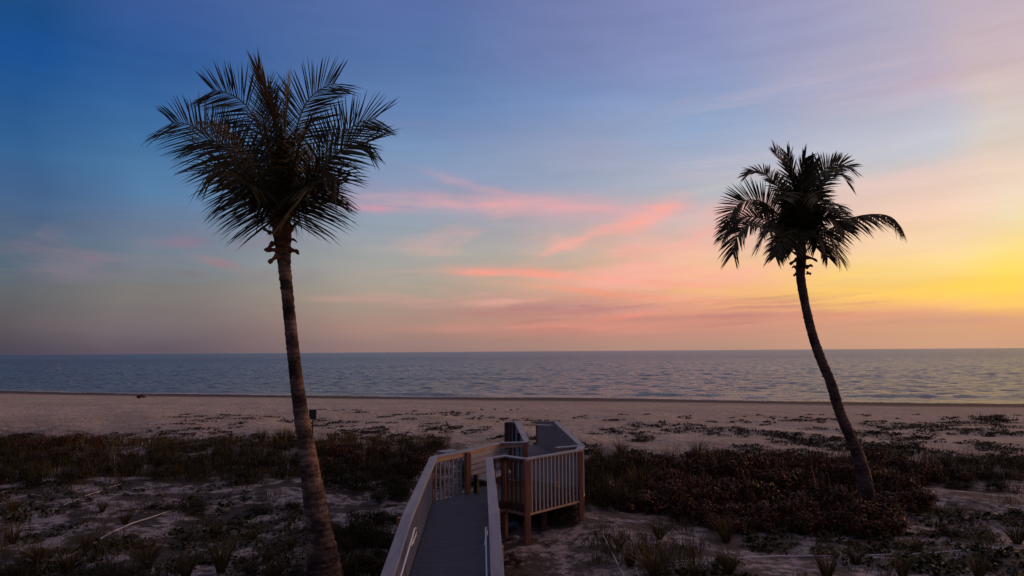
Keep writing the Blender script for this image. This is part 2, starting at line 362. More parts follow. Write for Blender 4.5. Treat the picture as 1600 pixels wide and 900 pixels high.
# ------------------------------------------------------------------ sky
def sky():
    w = bpy.data.worlds.new('World'); scene.world = w; w.use_nodes = True
    N = w.node_tree.nodes; L = w.node_tree.links; N.clear()
    out = N.new('ShaderNodeOutputWorld'); bg = N.new('ShaderNodeBackground'); L.new(bg.outputs[0], out.inputs[0])
    tc = N.new('ShaderNodeTexCoord'); sep = N.new('ShaderNodeSeparateXYZ'); L.new(tc.outputs['Generated'], sep.inputs[0])
    def math_(op, a, b=None, c=None, clamp=False):
        q = N.new('ShaderNodeMath'); q.operation = op; q.use_clamp = clamp
        for i, v in enumerate((a, b, c)):
            if v is None: continue
            if isinstance(v, (int, float)): q.inputs[i].default_value = v
            else: L.new(v, q.inputs[i])
        return q.outputs[0]
    az = math_('MULTIPLY', math_('ARCTAN2', sep.outputs['X'], sep.outputs['Y']), 180/PI)
    el = math_('MULTIPLY', math_('ARCSINE', sep.outputs['Z']), 180/PI)
    comb = N.new('ShaderNodeCombineXYZ'); L.new(az, comb.inputs[0]); L.new(el, comb.inputs[1])
    def noise(scale, stretch, detail=5, rough=.55, loc=(0, 0, 0)):
        mp = N.new('ShaderNodeMapping'); mp.inputs['Scale'].default_value = stretch; mp.inputs['Location'].default_value = loc
        L.new(comb.outputs[0], mp.inputs['Vector'])
        n = N.new('ShaderNodeTexNoise'); n.inputs['Scale'].default_value = scale; n.inputs['Detail'].default_value = detail; n.inputs['Roughness'].default_value = rough
        L.new(mp.outputs['Vector'], n.inputs['Vector']); return n.outputs['Fac']
    # streaky cirrus warps everything a little, so no band runs straight
    wel = math_('MULTIPLY', math_('SUBTRACT', noise(.10, (.35, 1, 1), 5), .5), 2.0)
    waz = math_('MULTIPLY', math_('SUBTRACT', noise(.09, (.6, 1, 1), 4, .5, (31, 7, 0)), .5), 9.0)
    lowk = math_('MULTIPLY_ADD', el, 1/9.0, .12, clamp=True)
    el2 = math_('ADD', el, math_('MULTIPLY', wel, lowk)); az2 = math_('ADD', az, waz)
    E0, E1 = -5.0, 90.0
    pos = math_('MULTIPLY', math_('SUBTRACT', el2, E0), 1/(E1-E0), clamp=True)
    top = {-1: [(48, 95, 100, 130), (90, 165, 138, 130)], 0: [(48, 132, 122, 142), (90, 165, 138, 130)], 1: [(48, 190, 160, 160), (90, 165, 138, 130)]}
    cols = [
     (-180, [(0, 78, 64, 78), (12, 105, 82, 92), (30, 95, 85, 105)] + top[-1]),
     (-110, [(0, 62, 62, 84), (12, 60, 76, 110), (30, 35, 70, 125)] + top[-1]),
     (-36.06, [(0.4, 76, 70, 84), (2.35, 92, 85, 92), (4.52, 92, 98, 105), (6.26, 78, 100, 118), (8.0, 80, 100, 124), (11.45, 64, 98, 142), (14.01, 48, 94, 144), (17.35, 34, 84, 142), (20.41, 20, 78, 145), (23.38, 24, 74, 132)] + top[-1]),
     (-29.56, [(0.37, 95, 85, 98), (2.47, 116, 106, 110), (4.81, 124, 119, 117), (7.15, 112, 126, 138), (9.48, 105, 120, 145), (11.79, 85, 125, 165), (14.99, 66, 112, 160), (18.57, 48, 95, 153), (21.83, 42, 86, 148), (24.98, 54, 88, 150)] + top[-1]),
     (-7.52, [(0.26, 150, 122, 118), (2.64, 168, 138, 126), (5.31, 168, 157, 144), (7.97, 160, 162, 160), (10.09, 150, 160, 172), (13.76, 140, 152, 182), (15.84, 125, 150, 185), (19.89, 100, 130, 178), (23.33, 86, 116, 168), (28.0, 88, 110, 165)] + top[0]),
     (7.03, [(0.16, 168, 132, 121), (2.55, 200, 140, 125), (3.61, 210, 148, 132), (5.75, 222, 172, 145), (7.88, 200, 175, 155), (11.58, 190, 170, 178), (14.2, 156, 166, 188), (16.27, 155, 160, 186), (18.31, 140, 155, 190), (20.81, 122, 145, 190), (23.25, 120, 132, 178), (27.93, 118, 128, 175)] + top[0]),
     (15.85, [(0.1, 178, 140, 125), (2.41, 205, 140, 125), (3.45, 225, 157, 122), (5.51, 248, 195, 132), (8.61, 225, 182, 165), (11.17, 202, 182, 182), (12.7, 172, 182, 192), (14.72, 170, 175, 195), (17.7, 142, 165, 200), (22.52, 138, 148, 190), (27.09, 130, 138, 185)] + top[0]),
     (31.97, [(-0.02, 198, 152, 127), (1.11, 205, 155, 125), (2.48, 222, 162, 125), (3.16, 246, 190, 112), (4.3, 252, 205, 104), (6.12, 250, 216, 140), (7.49, 250, 215, 165), (9.76, 243, 205, 180), (12.01, 225, 200, 188), (13.79, 196, 198, 206), (16.43, 190, 188, 203), (18.59, 193, 175, 190), (20.71, 180, 170, 190), (24.0, 174, 168, 192)] + top[1]),
     (35.5, [(-0.06, 198, 152, 127), (1.89, 215, 157, 121), (2.76, 245, 187, 110), (4.07, 255, 213, 85), (5.37, 255, 220, 100), (7.54, 250, 220, 150), (8.84, 238, 218, 180), (10.56, 235, 215, 190), (12.27, 232, 206, 188), (14.81, 208, 200, 194), (16.89, 212, 195, 190), (19.34, 200, 180, 186), (22.92, 188, 173, 188)] + top[1]),
     (41, [(-0.06, 198, 152, 127), (1.89, 215, 157, 121), (2.76, 245, 187, 110), (4.07, 248, 208, 112), (5.37, 250, 216, 130), (7.54, 250, 220, 150), (10.56, 238, 215, 188), (14.81, 214, 198, 190), (19.34, 202, 180, 186), (22.92, 194, 176, 188)] + top[1]),
     (56, [(0, 255, 185, 115), (3, 330, 235, 90), (6, 340, 245, 120), (12, 310, 230, 160), (20, 265, 205, 170), (30, 225, 180, 175)] + top[1]),
     (75, [(0, 235, 160, 115), (4, 300, 205, 105), (10, 285, 205, 140), (20, 240, 185, 160), (30, 205, 165, 165)] + top[1]),
     (125, [(0, 110, 92, 102), (10, 112, 100, 122), (30, 84, 92, 134)] + top[0]),
     (180, [(0, 78, 64, 78), (12, 105, 82, 92), (30, 95, 85, 105)] + top[-1])]
    cur = None
    for i, (a, stops) in enumerate(cols):
        r = N.new('ShaderNodeValToRGB'); e = r.color_ramp.elements; r.color_ramp.interpolation = 'CARDINAL' if False else 'EASE' if False else 'LINEAR'
        e[0].position = (stops[0][0]-E0)/(E1-E0); e[0].color = lin(stops[0][1:]); e[1].position = 1; e[1].color = lin(stops[-1][1:])
        for st in stops[1:-1]:
            q = e.new((st[0]-E0)/(E1-E0)); q.color = lin(st[1:])
        L.new(pos, r.inputs['Fac'])
        if cur is None: cur = r.outputs['Color']; continue
        mr = N.new('ShaderNodeMapRange'); mr.interpolation_type = 'SMOOTHSTEP' if (a-cols[i-1][0]) > 20 else 'LINEAR'
        mr.inputs['From Min'].default_value = cols[i-1][0]; mr.inputs['From Max'].default_value = a
        L.new(az if abs(a) > 100 else az2, mr.inputs['Value'])
        mx = N.new('ShaderNodeMix'); mx.data_type = 'RGBA'; L.new(mr.outputs['Result'], mx.inputs['Factor']); L.new(cur, mx.inputs[6]); L.new(r.outputs['Color'], mx.inputs[7])
        cur = mx.outputs[2]
    # cloud streaks lit from below by the afterglow: (azimuth, elevation, half length, half width, tilt, colour, density)
    strokes = [(1.14, 12.13, 12.42, 0.69, -3, (226, 165, 170), 0.85), (-11.26, 11.94, 2.6, 0.42, -2, (222, 150, 162), 0.7), (-2.67, 13.73, 4.05, 0.31, -14, (205, 160, 175), 0.6), (11.33, 11.0, 3.43, 0.69, 22, (255, 168, 152), 0.95), (5.71, 9.19, 4.05, 0.42, 22, (245, 170, 155), 0.8), (9.95, 8.06, 2.18, 0.69, 5, (240, 165, 150), 0.7), (-2.69, 6.65, 2.59, 0.32, -3, (255, 158, 140), 0.95), (1.9, 6.36, 3.13, 0.37, -5, (250, 158, 138), 0.85), (11.2, 5.65, 7.65, 0.28, -5, (250, 160, 130), 0.9), (9.08, 4.64, 7.95, 0.27, -6, (245, 155, 125), 0.9), (4.0, 1.9, 12.0, 0.5, 0, (222, 142, 126), 0.6), (-14, 4.3, 3.0, 0.3, 0, (188, 150, 136), .6), (9.31, 2.89, 3.12, 0.21, 6, (238, 138, 124), 0.85), (4.82, 3.54, 8.48, 0.32, 0, (172, 126, 126), 0.85), (18.15, 2.62, 9.31, 0.25, 0, (186, 126, 120), 0.8), (26.42, 2.7, 4.73, 0.34, 2, (238, 160, 122), 0.5), (-26.22, 8.45, 2.11, 0.48, 5, (145, 118, 138), 0.65), (-31.96, 6.76, 2.08, 0.23, -5, (128, 110, 128), 0.7), (-23.25, 6.95, 1.93, 0.3, -10, (155, 120, 130), 0.8), (-25.69, 6.01, 1.41, 0.2, 0, (128, 112, 122), 0.5), (-9.61, 4.23, 3.64, 0.42, -3, (190, 145, 135), 0.6), (17.44, 10.32, 3.0, 1.1, 12, (240, 180, 170), 0.5), (15.87, 8.09, 4.25, 0.68, 14, (246, 186, 162), 0.45), (20.03, 13.99, 5.88, 0.49, 0, (202, 182, 192), 0.5), (29.03, 12.2, 4.51, 0.64, 5, (228, 198, 192), 0.5), (34.13, 4.31, 4.07, 0.57, 2, (255, 212, 80), 0.6), (29.42, 3.87, 3.69, 0.32, 1, (255, 204, 95), 0.4), (-7.04, 18.66, 3.24, 0.3, 0, (130, 135, 175), 0.4), (-3.21, 17.87, 3.85, 0.31, 0, (132, 142, 182), 0.35), (32.87, 1.9, 6.29, 0.36, 0, (206, 150, 130), 0.6)]
    sel = math_('ADD', el, math_('MULTIPLY', math_('SUBTRACT', noise(.45, (.22, 1, 1), 5, .6, (3, 9, 0)), .5), 1.1))
    saz = math_('ADD', az, math_('MULTIPLY', math_('SUBTRACT', noise(.3, (.4, 1, 1), 4, .6, (13, 2, 0)), .5), 5.0))
    ragged = noise(.7, (.28, 1.5, 1), 6, .62, (5, 5, 0))
    rag = math_('MULTIPLY_ADD', ragged, 3.2, -.75, clamp=True)
    for (a0, e0, ln, wd, tilt, c, st) in strokes:
        ca, sa = math.cos(math.radians(tilt)), math.sin(math.radians(tilt))
        da = math_('SUBTRACT', saz, a0); de = math_('SUBTRACT', sel, e0)
        p = math_('MULTIPLY', math_('ADD', math_('MULTIPLY', da, ca), math_('MULTIPLY', de, sa)), 1/ln)
        q = math_('MULTIPLY', math_('SUBTRACT', math_('MULTIPLY', de, ca), math_('MULTIPLY', da, sa)), 1/wd)
        ex = math_('EXPONENT', math_('MULTIPLY', math_('ADD', math_('MULTIPLY', p, p), math_('MULTIPLY', q, q)), -1.0))
        f = math_('MULTIPLY', math_('MULTIPLY', ex, rag), st, clamp=True)
        mx = N.new('ShaderNodeMix'); mx.data_type = 'RGBA'; L.new(f, mx.inputs['Factor']); L.new(cur, mx.inputs[6]); mx.inputs[7].default_value = lin(c)
        cur = mx.outputs[2]
    # drifting cirrus sheets, pink where the afterglow reaches them
    def band(v, a, b, c, d_):
        lo = N.new('ShaderNodeMapRange'); lo.interpolation_type = 'SMOOTHSTEP'; L.new(v, lo.inputs['Value']); lo.inputs['From Min'].default_value = a; lo.inputs['From Max'].default_value = b
        hi = N.new('ShaderNodeMapRange'); hi.interpolation_type = 'SMOOTHSTEP'; L.new(v, hi.inputs['Value']); hi.inputs['From Min'].default_value = c; hi.inputs['From Max'].default_value = d_
        hi.inputs['To Min'].default_value = 1; hi.inputs['To Max'].default_value = 0
        return math_('MULTIPLY', lo.outputs['Result'], hi.outputs['Result'])
    tilt = N.new('ShaderNodeCombineXYZ'); L.new(saz, tilt.inputs[0]); L.new(math_('SUBTRACT', sel, math_('MULTIPLY', saz, .06)), tilt.inputs[1])
    def sheet(scale, stretch, loc, lo, hi, msk, c, st):
        nonlocal cur
        mp = N.new('ShaderNodeMapping'); mp.inputs['Scale'].default_value = stretch; mp.inputs['Location'].default_value = loc; L.new(tilt.outputs[0], mp.inputs['Vector'])
        n = N.new('ShaderNodeTexNoise'); n.inputs['Scale'].default_value = scale; n.inputs['Detail'].default_value = 7; n.inputs['Roughness'].default_value = .58; n.inputs['Distortion'].default_value = .6
        L.new(mp.outputs['Vector'], n.inputs['Vector'])
        mr = N.new('ShaderNodeMapRange'); mr.interpolation_type = 'SMOOTHSTEP'; L.new(n.outputs['Fac'], mr.inputs['Value']); mr.inputs['From Min'].default_value = lo; mr.inputs['From Max'].default_value = hi
        f = math_('MULTIPLY', math_('MULTIPLY', mr.outputs['Result'], msk), st)
        mx = N.new('ShaderNodeMix'); mx.data_type = 'RGBA'; L.new(f, mx.inputs['Factor']); L.new(cur, mx.inputs[6]); mx.inputs[7].default_value = lin(c)
        cur = mx.outputs[2]
    mid = math_('MULTIPLY', band(az, -16, 4, 18, 30), band(el, 2.2, 5, 9.5, 14))
    sheet(.32, (.2, 1.1, 1), (2, 4, 0), .46, .66, mid, (248, 174, 160), .7)
    sheet(.5, (.10, 2.4, 1), (7, 1, 0), .46, .64, math_('MULTIPLY', band(az, -14, 6, 22, 32), band(el, .8, 2.2, 3.6, 5.2)), (186, 126, 122), .6)
    sheet(.4, (.14, 1.2, 1), (4, 8, 0), .46, .66, math_('MULTIPLY', band(az, 8, 20, 50, 60), band(el, 6, 9, 18, 24)), (236, 200, 190), .16)
    sheet(.3, (.2, 1.0, 1), (1, 3, 0), .5, .7, math_('MULTIPLY', band(az, -42, -34, -20, -12), band(el, 4, 6, 9, 12)), (138, 120, 134), .5)
    sheet(.5, (.14, 1.3, 1), (6, 2, 0), .46, .64, math_('MULTIPLY', band(az, 18, 28, 50, 60), band(el, 2.4, 3.2, 5.0, 7.0)), (255, 210, 95), .5)
    # faint overall cirrus texture
    ci = math_('MULTIPLY_ADD', noise(.5, (.16, 1.2, 1), 6, .6, (9, 1, 0)), .26, .87)
    mu = N.new('ShaderNodeVectorMath'); mu.operation = 'SCALE'; L.new(cur, mu.inputs[0]); L.new(ci, mu.inputs['Scale'])
    # clear-air dusk sky adds its own little light
    ns = N.new('ShaderNodeTexSky'); ns.sky_type = 'NISHITA'; ns.sun_disc = False
    ns.sun_elevation = math.radians(SUN_EL); ns.sun_rotation = math.radians(SUN_AZ)
    sc = N.new('ShaderNodeVectorMath'); sc.operation = 'SCALE'; L.new(ns.outputs[0], sc.inputs[0]); sc.inputs['Scale'].default_value = .004
    ad = N.new('ShaderNodeVectorMath'); ad.operation = 'ADD'; L.new(mu.outputs[0], ad.inputs[0]); L.new(sc.outputs[0], ad.inputs[1])
    L.new(ad.outputs[0], bg.inputs['Color']); bg.inputs['Strength'].default_value = 1.0
SUN_AZ, SUN_EL = 62.0, 6.0
sky()
sd = bpy.data.lights.new('sun', 'SUN'); sd.energy = 1.0; sd.angle = math.radians(14); sd.color = (1, .50, .26)
so = bpy.data.objects.new('sun', sd); C.objects.link(so)
a, e_ = math.radians(SUN_AZ), math.radians(SUN_EL)
so.rotation_euler = Vector((-math.sin(a)*math.cos(e_), -math.cos(a)*math.cos(e_), -math.sin(e_))).to_track_quat('-Z', 'Y').to_euler()
so.location = (60, 30, 20)

# ------------------------------------------------------------------ palms
def spline(P, n):
    P = [np.asarray(p, float) for p in P]; P = [2*P[0]-P[1]] + P + [2*P[-1]-P[-2]]; out = []
    m = len(P)-3
    for i in range(n):
        t = i/(n-1)*m; k = min(int(t), m-1); t -= k
        a, b, c, d = P[k:k+4]
        out.append(.5*((2*b) + (c-a)*t + (2*a-5*b+4*c-d)*t*t + (3*b-a-3*c+d)*t**3))
    return np.array(out)
def make_frond(root, pts, mat, rg, leaf=.85, n=78, roll=35, droop=.25, start=.1, rad=.035, fan=1.0, wid=.047, vee=.25, closed=0.0, tipcut=.34):
    c = spline(pts, 40); seg = np.linalg.norm(np.diff(c, axis=0), axis=1); s = np.concatenate([[0], np.cumsum(seg)]); tot = s[-1]
    V = []; Fc = []; Fs = []; T = []
    def addq(vs, faces, tint):
        b = len(V); V.extend(vs)
        for f in faces: Fc.extend([b+i for i in f]); Fs.append(len(f)); T.append(tint)
    # rachis
    mb = MB(); k = 14; idx_ = np.linspace(0, 39, k).astype(int)
    mb.tube([c[i] for i in idx_], [rad*(1-.85*(j/(k-1))**.8)*(1.6 if j == 0 else 1) for j in range(k)], 6)
    b = len(V); V.extend(mb.v)
    for f in mb.f: Fc.extend([b+i for i in f]); Fs.append(len(f)); T.append(.75)
    grav = np.array([0, 0, -1.0])
    for side in (-1, 1):
        for i in range(n):
            t = start + (1-start)*((i + rg.uniform(-.3, .3))/(n-1)); t = min(max(t, start), .995)
            p = np.array([np.interp(t*tot, s, c[:, q]) for q in range(3)])
            t2 = min(t+.03, 1); t1 = t2-.06
            tan = np.array([np.interp(t2*tot, s, c[:, q]) - np.interp(t1*tot, s, c[:, q]) for q in range(3)]); tan /= np.linalg.norm(tan)+1e-9
            sd_ = np.cross(tan, [0, 0, 1.0]); nl = np.linalg.norm(sd_)
            sd_ = sd_/nl if nl > .15 else np.array([1.0, 0, 0])
            up = np.cross(sd_, tan)
            ra = math.radians(roll); S = sd_*math.cos(ra) + up*math.sin(ra); U = np.cross(S, tan)
            u = (t-start)/(1-start)
            prof = (min(1, .78+1.2*u))*(1-tipcut*max(0, u-.5)/.5)
            ln = 1.2*leaf*prof*rg.uniform(.84, 1.1)
            phi = math.radians((84 - 46*u)*fan*(1-closed) + rg.normal(0, 3))
            d = tan*math.cos(phi) + side*S*math.sin(phi) + U*(vee + rg.normal(0, .07)); d /= np.linalg.norm(d)
            wv = np.cross(d, U + .35*rg.normal(0, 1, 3)); wv /= np.linalg.norm(wv)+1e-9
            w = wid*rg.uniform(.8, 1.15)*(.55+.45*prof); dr = droop*rg.uniform(.6, 1.4)*ln
            q = []
            for (f, ww) in ((0, .55), (.35, 1.0), (.72, .7), (1.0, .06)):
                o = p + d*ln*f + grav*dr*f*f
                q += [o - wv*w*ww*.5, o + wv*w*ww*.5]
            addq(q, [(0, 1, 3, 2), (2, 3, 5, 4), (4, 5, 7, 6)], float(np.clip(rg.normal(.4, .22), 0, 1)))
    return mesh_np('frond', V, Fc, Fs, mat, T, root)
def trunk_mesh(root, path, widths, mat, seed, sides=20):
    c = spline(path, 150); r0 = np.interp(np.linspace(0, 1, 150), np.linspace(0, 1, len(widths)), widths)/2
    rg = np.random.default_rng(seed); ringj = rg.normal(0, .018, 150); jit = rg.normal(0, .022, (150, sides))
    ringj += .03*np.where((np.arange(150) % 4) == 0, 1, -.3)
    mb = MB(); mb.tube(list(c), list(r0), sides, lambda i, k: ringj[i] + jit[i, k])
    return mb.build('trunk', mat, root, smooth_=False)
def leaf_base(root, p, d, ln, w, curl, mat, name='leaf_base'):
    "a dry petiole stump: a short curved flap with thickness"
    d = np.asarray(d, float)/np.linalg.norm(d); sd_ = np.cross(d, [0, 1, .2]); sd_ /= np.linalg.norm(sd_); nn = np.cross(sd_, d)
    rings = []
    for k in range(6):
        f = k/5; o = np.asarray(p) + d*ln*f + np.array([0, 0, -1.0])*curl*ln*f*f
        ww = w*(1.0-.45*f+.25*math.sin(f*9)); th = .035*(1-.6*f)
        rings.append([o-sd_*ww/2, o+nn*th-sd_*ww*.1, o+sd_*ww/2, o-nn*th])
    mb = MB(); mb.quad_loop(rings); return mb.build(name, mat, root)

def palm(name_label, Yb, trunk_px, widths_px, mat, fronds, bases, seed, heart, reach=1.0, leafk=1.0, wid=None):
    base = at(*trunk_px[0], Yb)
    base[2] = float(height(base[0], base[1]))
    root = empty('palm_tree', (0, 0, 0), name_label, 'palm tree', None)
    path = [at(x, y, Yb) for x, y in trunk_px]; path[0][2] -= .15
    root.location = base
    rg = np.random.default_rng(seed); kids = []
    kids.append(trunk_mesh(root, path, [w/F*Yb for w in widths_px], mat, seed))
    for fr in fronds:
        pts = [at(heart[0]+(x-heart[0])*reach, heart[1]+(y-heart[1])*reach, Yb+dy) for (x, y, dy) in fr['p']]
        fr = dict(fr); fr['leaf'] = fr['leaf']*leafk
        if wid: fr['wid'] = wid
        kids.append(make_frond(root, pts, M[fr.get('m', 'frond')], rg, **{k: v for k, v in fr.items() if k not in ('p', 'm')}))
    for (x, y, dy, d, ln, w, curl) in bases:
        kids.append(leaf_base(root, at(x, y, Yb+dy), d, ln, w, curl, M['boot']))
    for k in kids:
        k.data.transform(Matrix.Translation(-Vector(base)))
    return root

H = (440, 345)
L_fronds = [
 dict(p=[(441, 340, 0), (436, 260, -.3), (426, 178, -.5), (403, 104, -.5)], m='frond_brown', leaf=.75, n=46, roll=70, vee=.05, droop=.02, closed=.82, wid=.05),
 dict(p=[(440, 335, .1), (420, 240, .3), (388, 165, .6), (352, 138, .8), (328, 134, .9)], leaf=.95, roll=82, droop=.03, vee=.1),
 dict(p=[(438, 338, .1), (388, 268, .2), (335, 218, .4), (292, 190, .5), (262, 186, .6)], leaf=.98, roll=75, droop=.10, vee=.1),
 dict(p=[(438, 340, -.2), (405, 280, -.8), (372, 222, -1.0), (340, 192, -1.1), (305, 187, -1.1)], m='frond_brown', leaf=.36, n=34, roll=50, droop=.7, wid=.04, start=.45, rad=.045),
 dict(p=[(437, 350, 0), (402, 300, -.6), (372, 270, -1.0), (345, 258, -1.3), (325, 265, -1.4)], leaf=.85, roll=60, droop=.2, vee=.1),
 dict(p=[(440, 350, -.2), (418, 312, -.9), (400, 290, -1.4), (385, 288, -1.8)], leaf=.75, n=50, roll=45, droop=.3),
 dict(p=[(437, 345, .4), (400, 275, 1.0), (362, 230, 1.4), (330, 215, 1.6), (305, 222, 1.8)], leaf=.95, roll=65, droop=.12),
 dict(p=[(444, 335, .1), (456, 235, .2), (474, 165, .3), (498, 135, .35), (526, 122, .4)], leaf=.88, roll=-82, droop=.03, vee=.1),
 dict(p=[(442, 335, -.2), (443, 255, -.5), (447, 185, -.6), (452, 135, -.5)], leaf=.75, n=60, roll=75, droop=.03, vee=.08, fan=.55),
 dict(p=[(443, 335, .6), (432, 250, 1.2), (420, 185, 1.4), (412, 140, 1.4)], leaf=.8, n=56, roll=70, droop=.03, fan=.7),
 dict(p=[(447, 338, .2), (483, 272, .4), (522, 222, .5), (560, 188, .6), (592, 180, .6)], leaf=.95, roll=-75, droop=.10, vee=.1),
 dict(p=[(447, 342, -.1), (488, 285, -.6), (524, 242, -.9), (556, 218, -1.0), (580, 218, -1.1)], leaf=.98, roll=-68, droop=.14, vee=.1),
 dict(p=[(447, 350, -.2), (477, 305, -.9), (502, 278, -1.4), (522, 272, -1.6), (535, 282, -1.7)], leaf=.8, roll=-58, droop=.22),
 dict(p=[(445, 350, -.2), (462, 312, -1.0), (476, 292, -1.6), (488, 292, -2.0)], leaf=.72, n=50, roll=-45, droop=.3),
 dict(p=[(440, 345, -.3), (430, 270, -1.0), (418, 222, -1.5), (408, 205, -1.9)], leaf=.85, n=60, roll=55, droop=.15, fan=.8),
 dict(p=[(445, 342, -.3), (458, 268, -1.0), (470, 222, -1.5), (482, 200, -1.9)], leaf=.85, n=60, roll=-55, droop=.15, fan=.8),
 dict(p=[(438, 352, .1), (412, 320, .3), (385, 302, .5), (358, 300, .6)], leaf=.9, n=60, roll=68, droop=.2, vee=.1),
 dict(p=[(446, 352, .1), (472, 320, .3), (498, 300, .5), (522, 296, .6)], leaf=.9, n=60, roll=-68, droop=.2, vee=.1),
 dict(p=[(442, 345, .5), (420, 290, 1.2), (402, 252, 1.8), (390, 240, 2.3)], leaf=.85, n=60, roll=50, droop=.2),
 dict(p=[(444, 345, .5), (462, 290, 1.2), (480, 252, 1.8), (494, 240, 2.3)], leaf=.85, n=60, roll=-50, droop=.2),
]
L_bases = [(441, 392, -.15, (-1, -.3, .15), .36, .16, .1), (424, 365, -.1, (-.75, -.2, .5), .22, .1, .0), (428, 378, -.1, (-.6, 0, -.8), .35, .12, -.2),
 (450, 390, -.15, (1, -.3, -.05), .30, .15, .25), (448, 375, -.2, (.8, -.3, .3), .30, .12, .5), (436, 398, -.2, (-.6, -.5, -.6), .30, .14, .1),
 (446, 400, -.15, (.5, -.5, -.7), .28, .13, .1), (452, 362, -.1, (.5, -.2, .7), .4, .12, .3), (430, 355, -.1, (-.4, -.2, .8), .45, .13, .2), (441, 385, -.25, (.1, -.6, .5), .5, .24, .1), (436, 370, -.22, (-.1, -.3, .9), .6, .26, .0), (446, 366, -.22, (.15, -.3, .9), .6, .24, .0), (440, 372, .1, (0, .3, .9), .6, .3, 0)]
palm('tall coconut palm with a mottled trunk and full crown, left of the boardwalk', 16.0,
     [(507, 908), (503, 868), (496, 812), (487, 752), (479, 700), (471, 650), (464, 600), (458, 548), (453, 500), (448, 450), (444, 410), (441, 360), (441, 335)],
     [64, 48, 36, 30, 25.5, 22.5, 20, 19, 18.5, 18.5, 20, 30, 24], M['trunk'], L_fronds, L_bases, 11, H, .965, 1.14, .038)

R_fronds = [
 dict(p=[(1252, 365, 0), (1242, 300, -.2), (1228, 262, -.4), (1210, 236, -.5)], wid=.062, leaf=0.69, n=67, roll=60, droop=0.06, fan=.8),
 dict(p=[(1251, 365, .1), (1225, 305, .3), (1196, 271, .5), (1177, 266, .6), (1166, 272, .7)], wid=.062, leaf=0.65, roll=40, droop=0.19),
 dict(p=[(1251, 368, .1), (1218, 338, .1), (1192, 315, .2), (1163, 312, .2), (1144, 327, .3), (1138, 352, .3)], wid=.062, leaf=0.82, roll=62, droop=0.07, vee=.35),
 dict(p=[(1250, 372, -.1), (1220, 362, -.5), (1192, 356, -.7), (1164, 353, -.8), (1148, 374, -.8), (1143, 398, -.8)], wid=.062, leaf=0.69, roll=35, droop=0.34),
 dict(p=[(1250, 370, .3), (1205, 345, .7), (1165, 338, .9), (1140, 350, 1.0), (1128, 372, 1.1)], wid=.062, leaf=0.65, roll=40, droop=0.22),
 dict(p=[(1254, 365, 0), (1268, 298, .2), (1288, 263, .3), (1312, 254, .4), (1330, 260, .4)], wid=.062, leaf=0.73, roll=-60, droop=0.09),
 dict(p=[(1254, 365, -.2), (1274, 308, -.6), (1296, 276, -.8), (1316, 272, -.9), (1328, 288, -.9)], wid=.062, leaf=0.60, roll=-30, droop=0.25),
 dict(p=[(1255, 368, -.1), (1284, 332, -.5), (1304, 330, -.7), (1318, 348, -.8)], wid=.062, leaf=0.65, n=60, roll=-20, droop=0.37),
 dict(p=[(1255, 372, 0), (1290, 366, .1), (1322, 344, .1), (1356, 335, .1), (1384, 335, .2), (1400, 342, .2), (1412, 356, .2)], wid=.062, leaf=0.69, n=100, roll=-25, droop=0.34, start=.2, vee=-.25),
 dict(p=[(1254, 372, -.2), (1278, 362, -.8), (1300, 372, -1.1), (1311, 402, -1.2)], wid=.062, leaf=0.65, n=65, roll=-15, droop=0.43),
 dict(p=[(1253, 365, .3), (1240, 295, .6), (1230, 238, .7)], wid=.062, leaf=0.69, n=60, roll=65, droop=0.05, fan=.7),
 dict(p=[(1254, 365, .2), (1264, 298, .4), (1272, 252, .5)], wid=.062, leaf=0.56, n=50, roll=-60, droop=0.06, fan=.6, m='frond_brown'),
 dict(p=[(1252, 368, -.3), (1243, 318, -1.0), (1234, 300, -1.5), (1224, 310, -2.0)], wid=.062, leaf=0.69, n=65, roll=10, droop=0.31),
 dict(p=[(1254, 368, -.3), (1262, 320, -1.0), (1270, 300, -1.6), (1280, 312, -2.1)], wid=.062, leaf=0.69, n=65, roll=-10, droop=0.31),
 dict(p=[(1251, 374, -.2), (1232, 362, -1.0), (1218, 376, -1.5), (1210, 400, -1.7)], wid=.062, leaf=0.56, n=57, roll=10, droop=0.43),
 dict(p=[(1254, 370, .4), (1285, 325, 1.0), (1305, 318, 1.4), (1322, 335, 1.6)], wid=.062, leaf=0.65, n=60, roll=-30, droop=0.31),
 dict(p=[(1251, 372, .4), (1222, 350, 1.2), (1200, 356, 1.7), (1186, 384, 1.9)], wid=.062, leaf=0.65, n=60, roll=25, droop=0.37),
 dict(p=[(1253, 368, 0), (1252, 310, -.3), (1254, 262, -.6), (1258, 245, -.9)], wid=.062, leaf=0.69, n=62, roll=60, droop=0.09, fan=.7),
 dict(p=[(1251, 380, 0), (1238, 366, -.2), (1225, 374, -.3), (1216, 398, -.4)], wid=.055, leaf=.5, n=70, roll=30, droop=0.37),
 dict(p=[(1255, 380, 0), (1270, 368, -.2), (1285, 378, -.3), (1294, 402, -.4)], wid=.055, leaf=.5, n=70, roll=-30, droop=0.37),
 dict(p=[(1253, 378, -.2), (1249, 358, -.9), (1244, 364, -1.4), (1240, 390, -1.7)], wid=.055, leaf=.55, n=70, roll=10, droop=0.37),
 dict(p=[(1254, 378, .3), (1262, 355, 1.0), (1270, 362, 1.5), (1276, 388, 1.8)], wid=.055, leaf=.6, n=70, roll=-10, droop=0.37),
 dict(p=[(1252, 376, .2), (1234, 345, .8), (1216, 340, 1.2), (1200, 358, 1.5)], wid=.06, leaf=.65, n=82, roll=40, droop=0.25),
 dict(p=[(1255, 374, -.2), (1280, 345, -.7), (1302, 340, -1.0), (1318, 356, -1.2)], wid=.06, leaf=.65, n=82, roll=-40, droop=0.25),
]
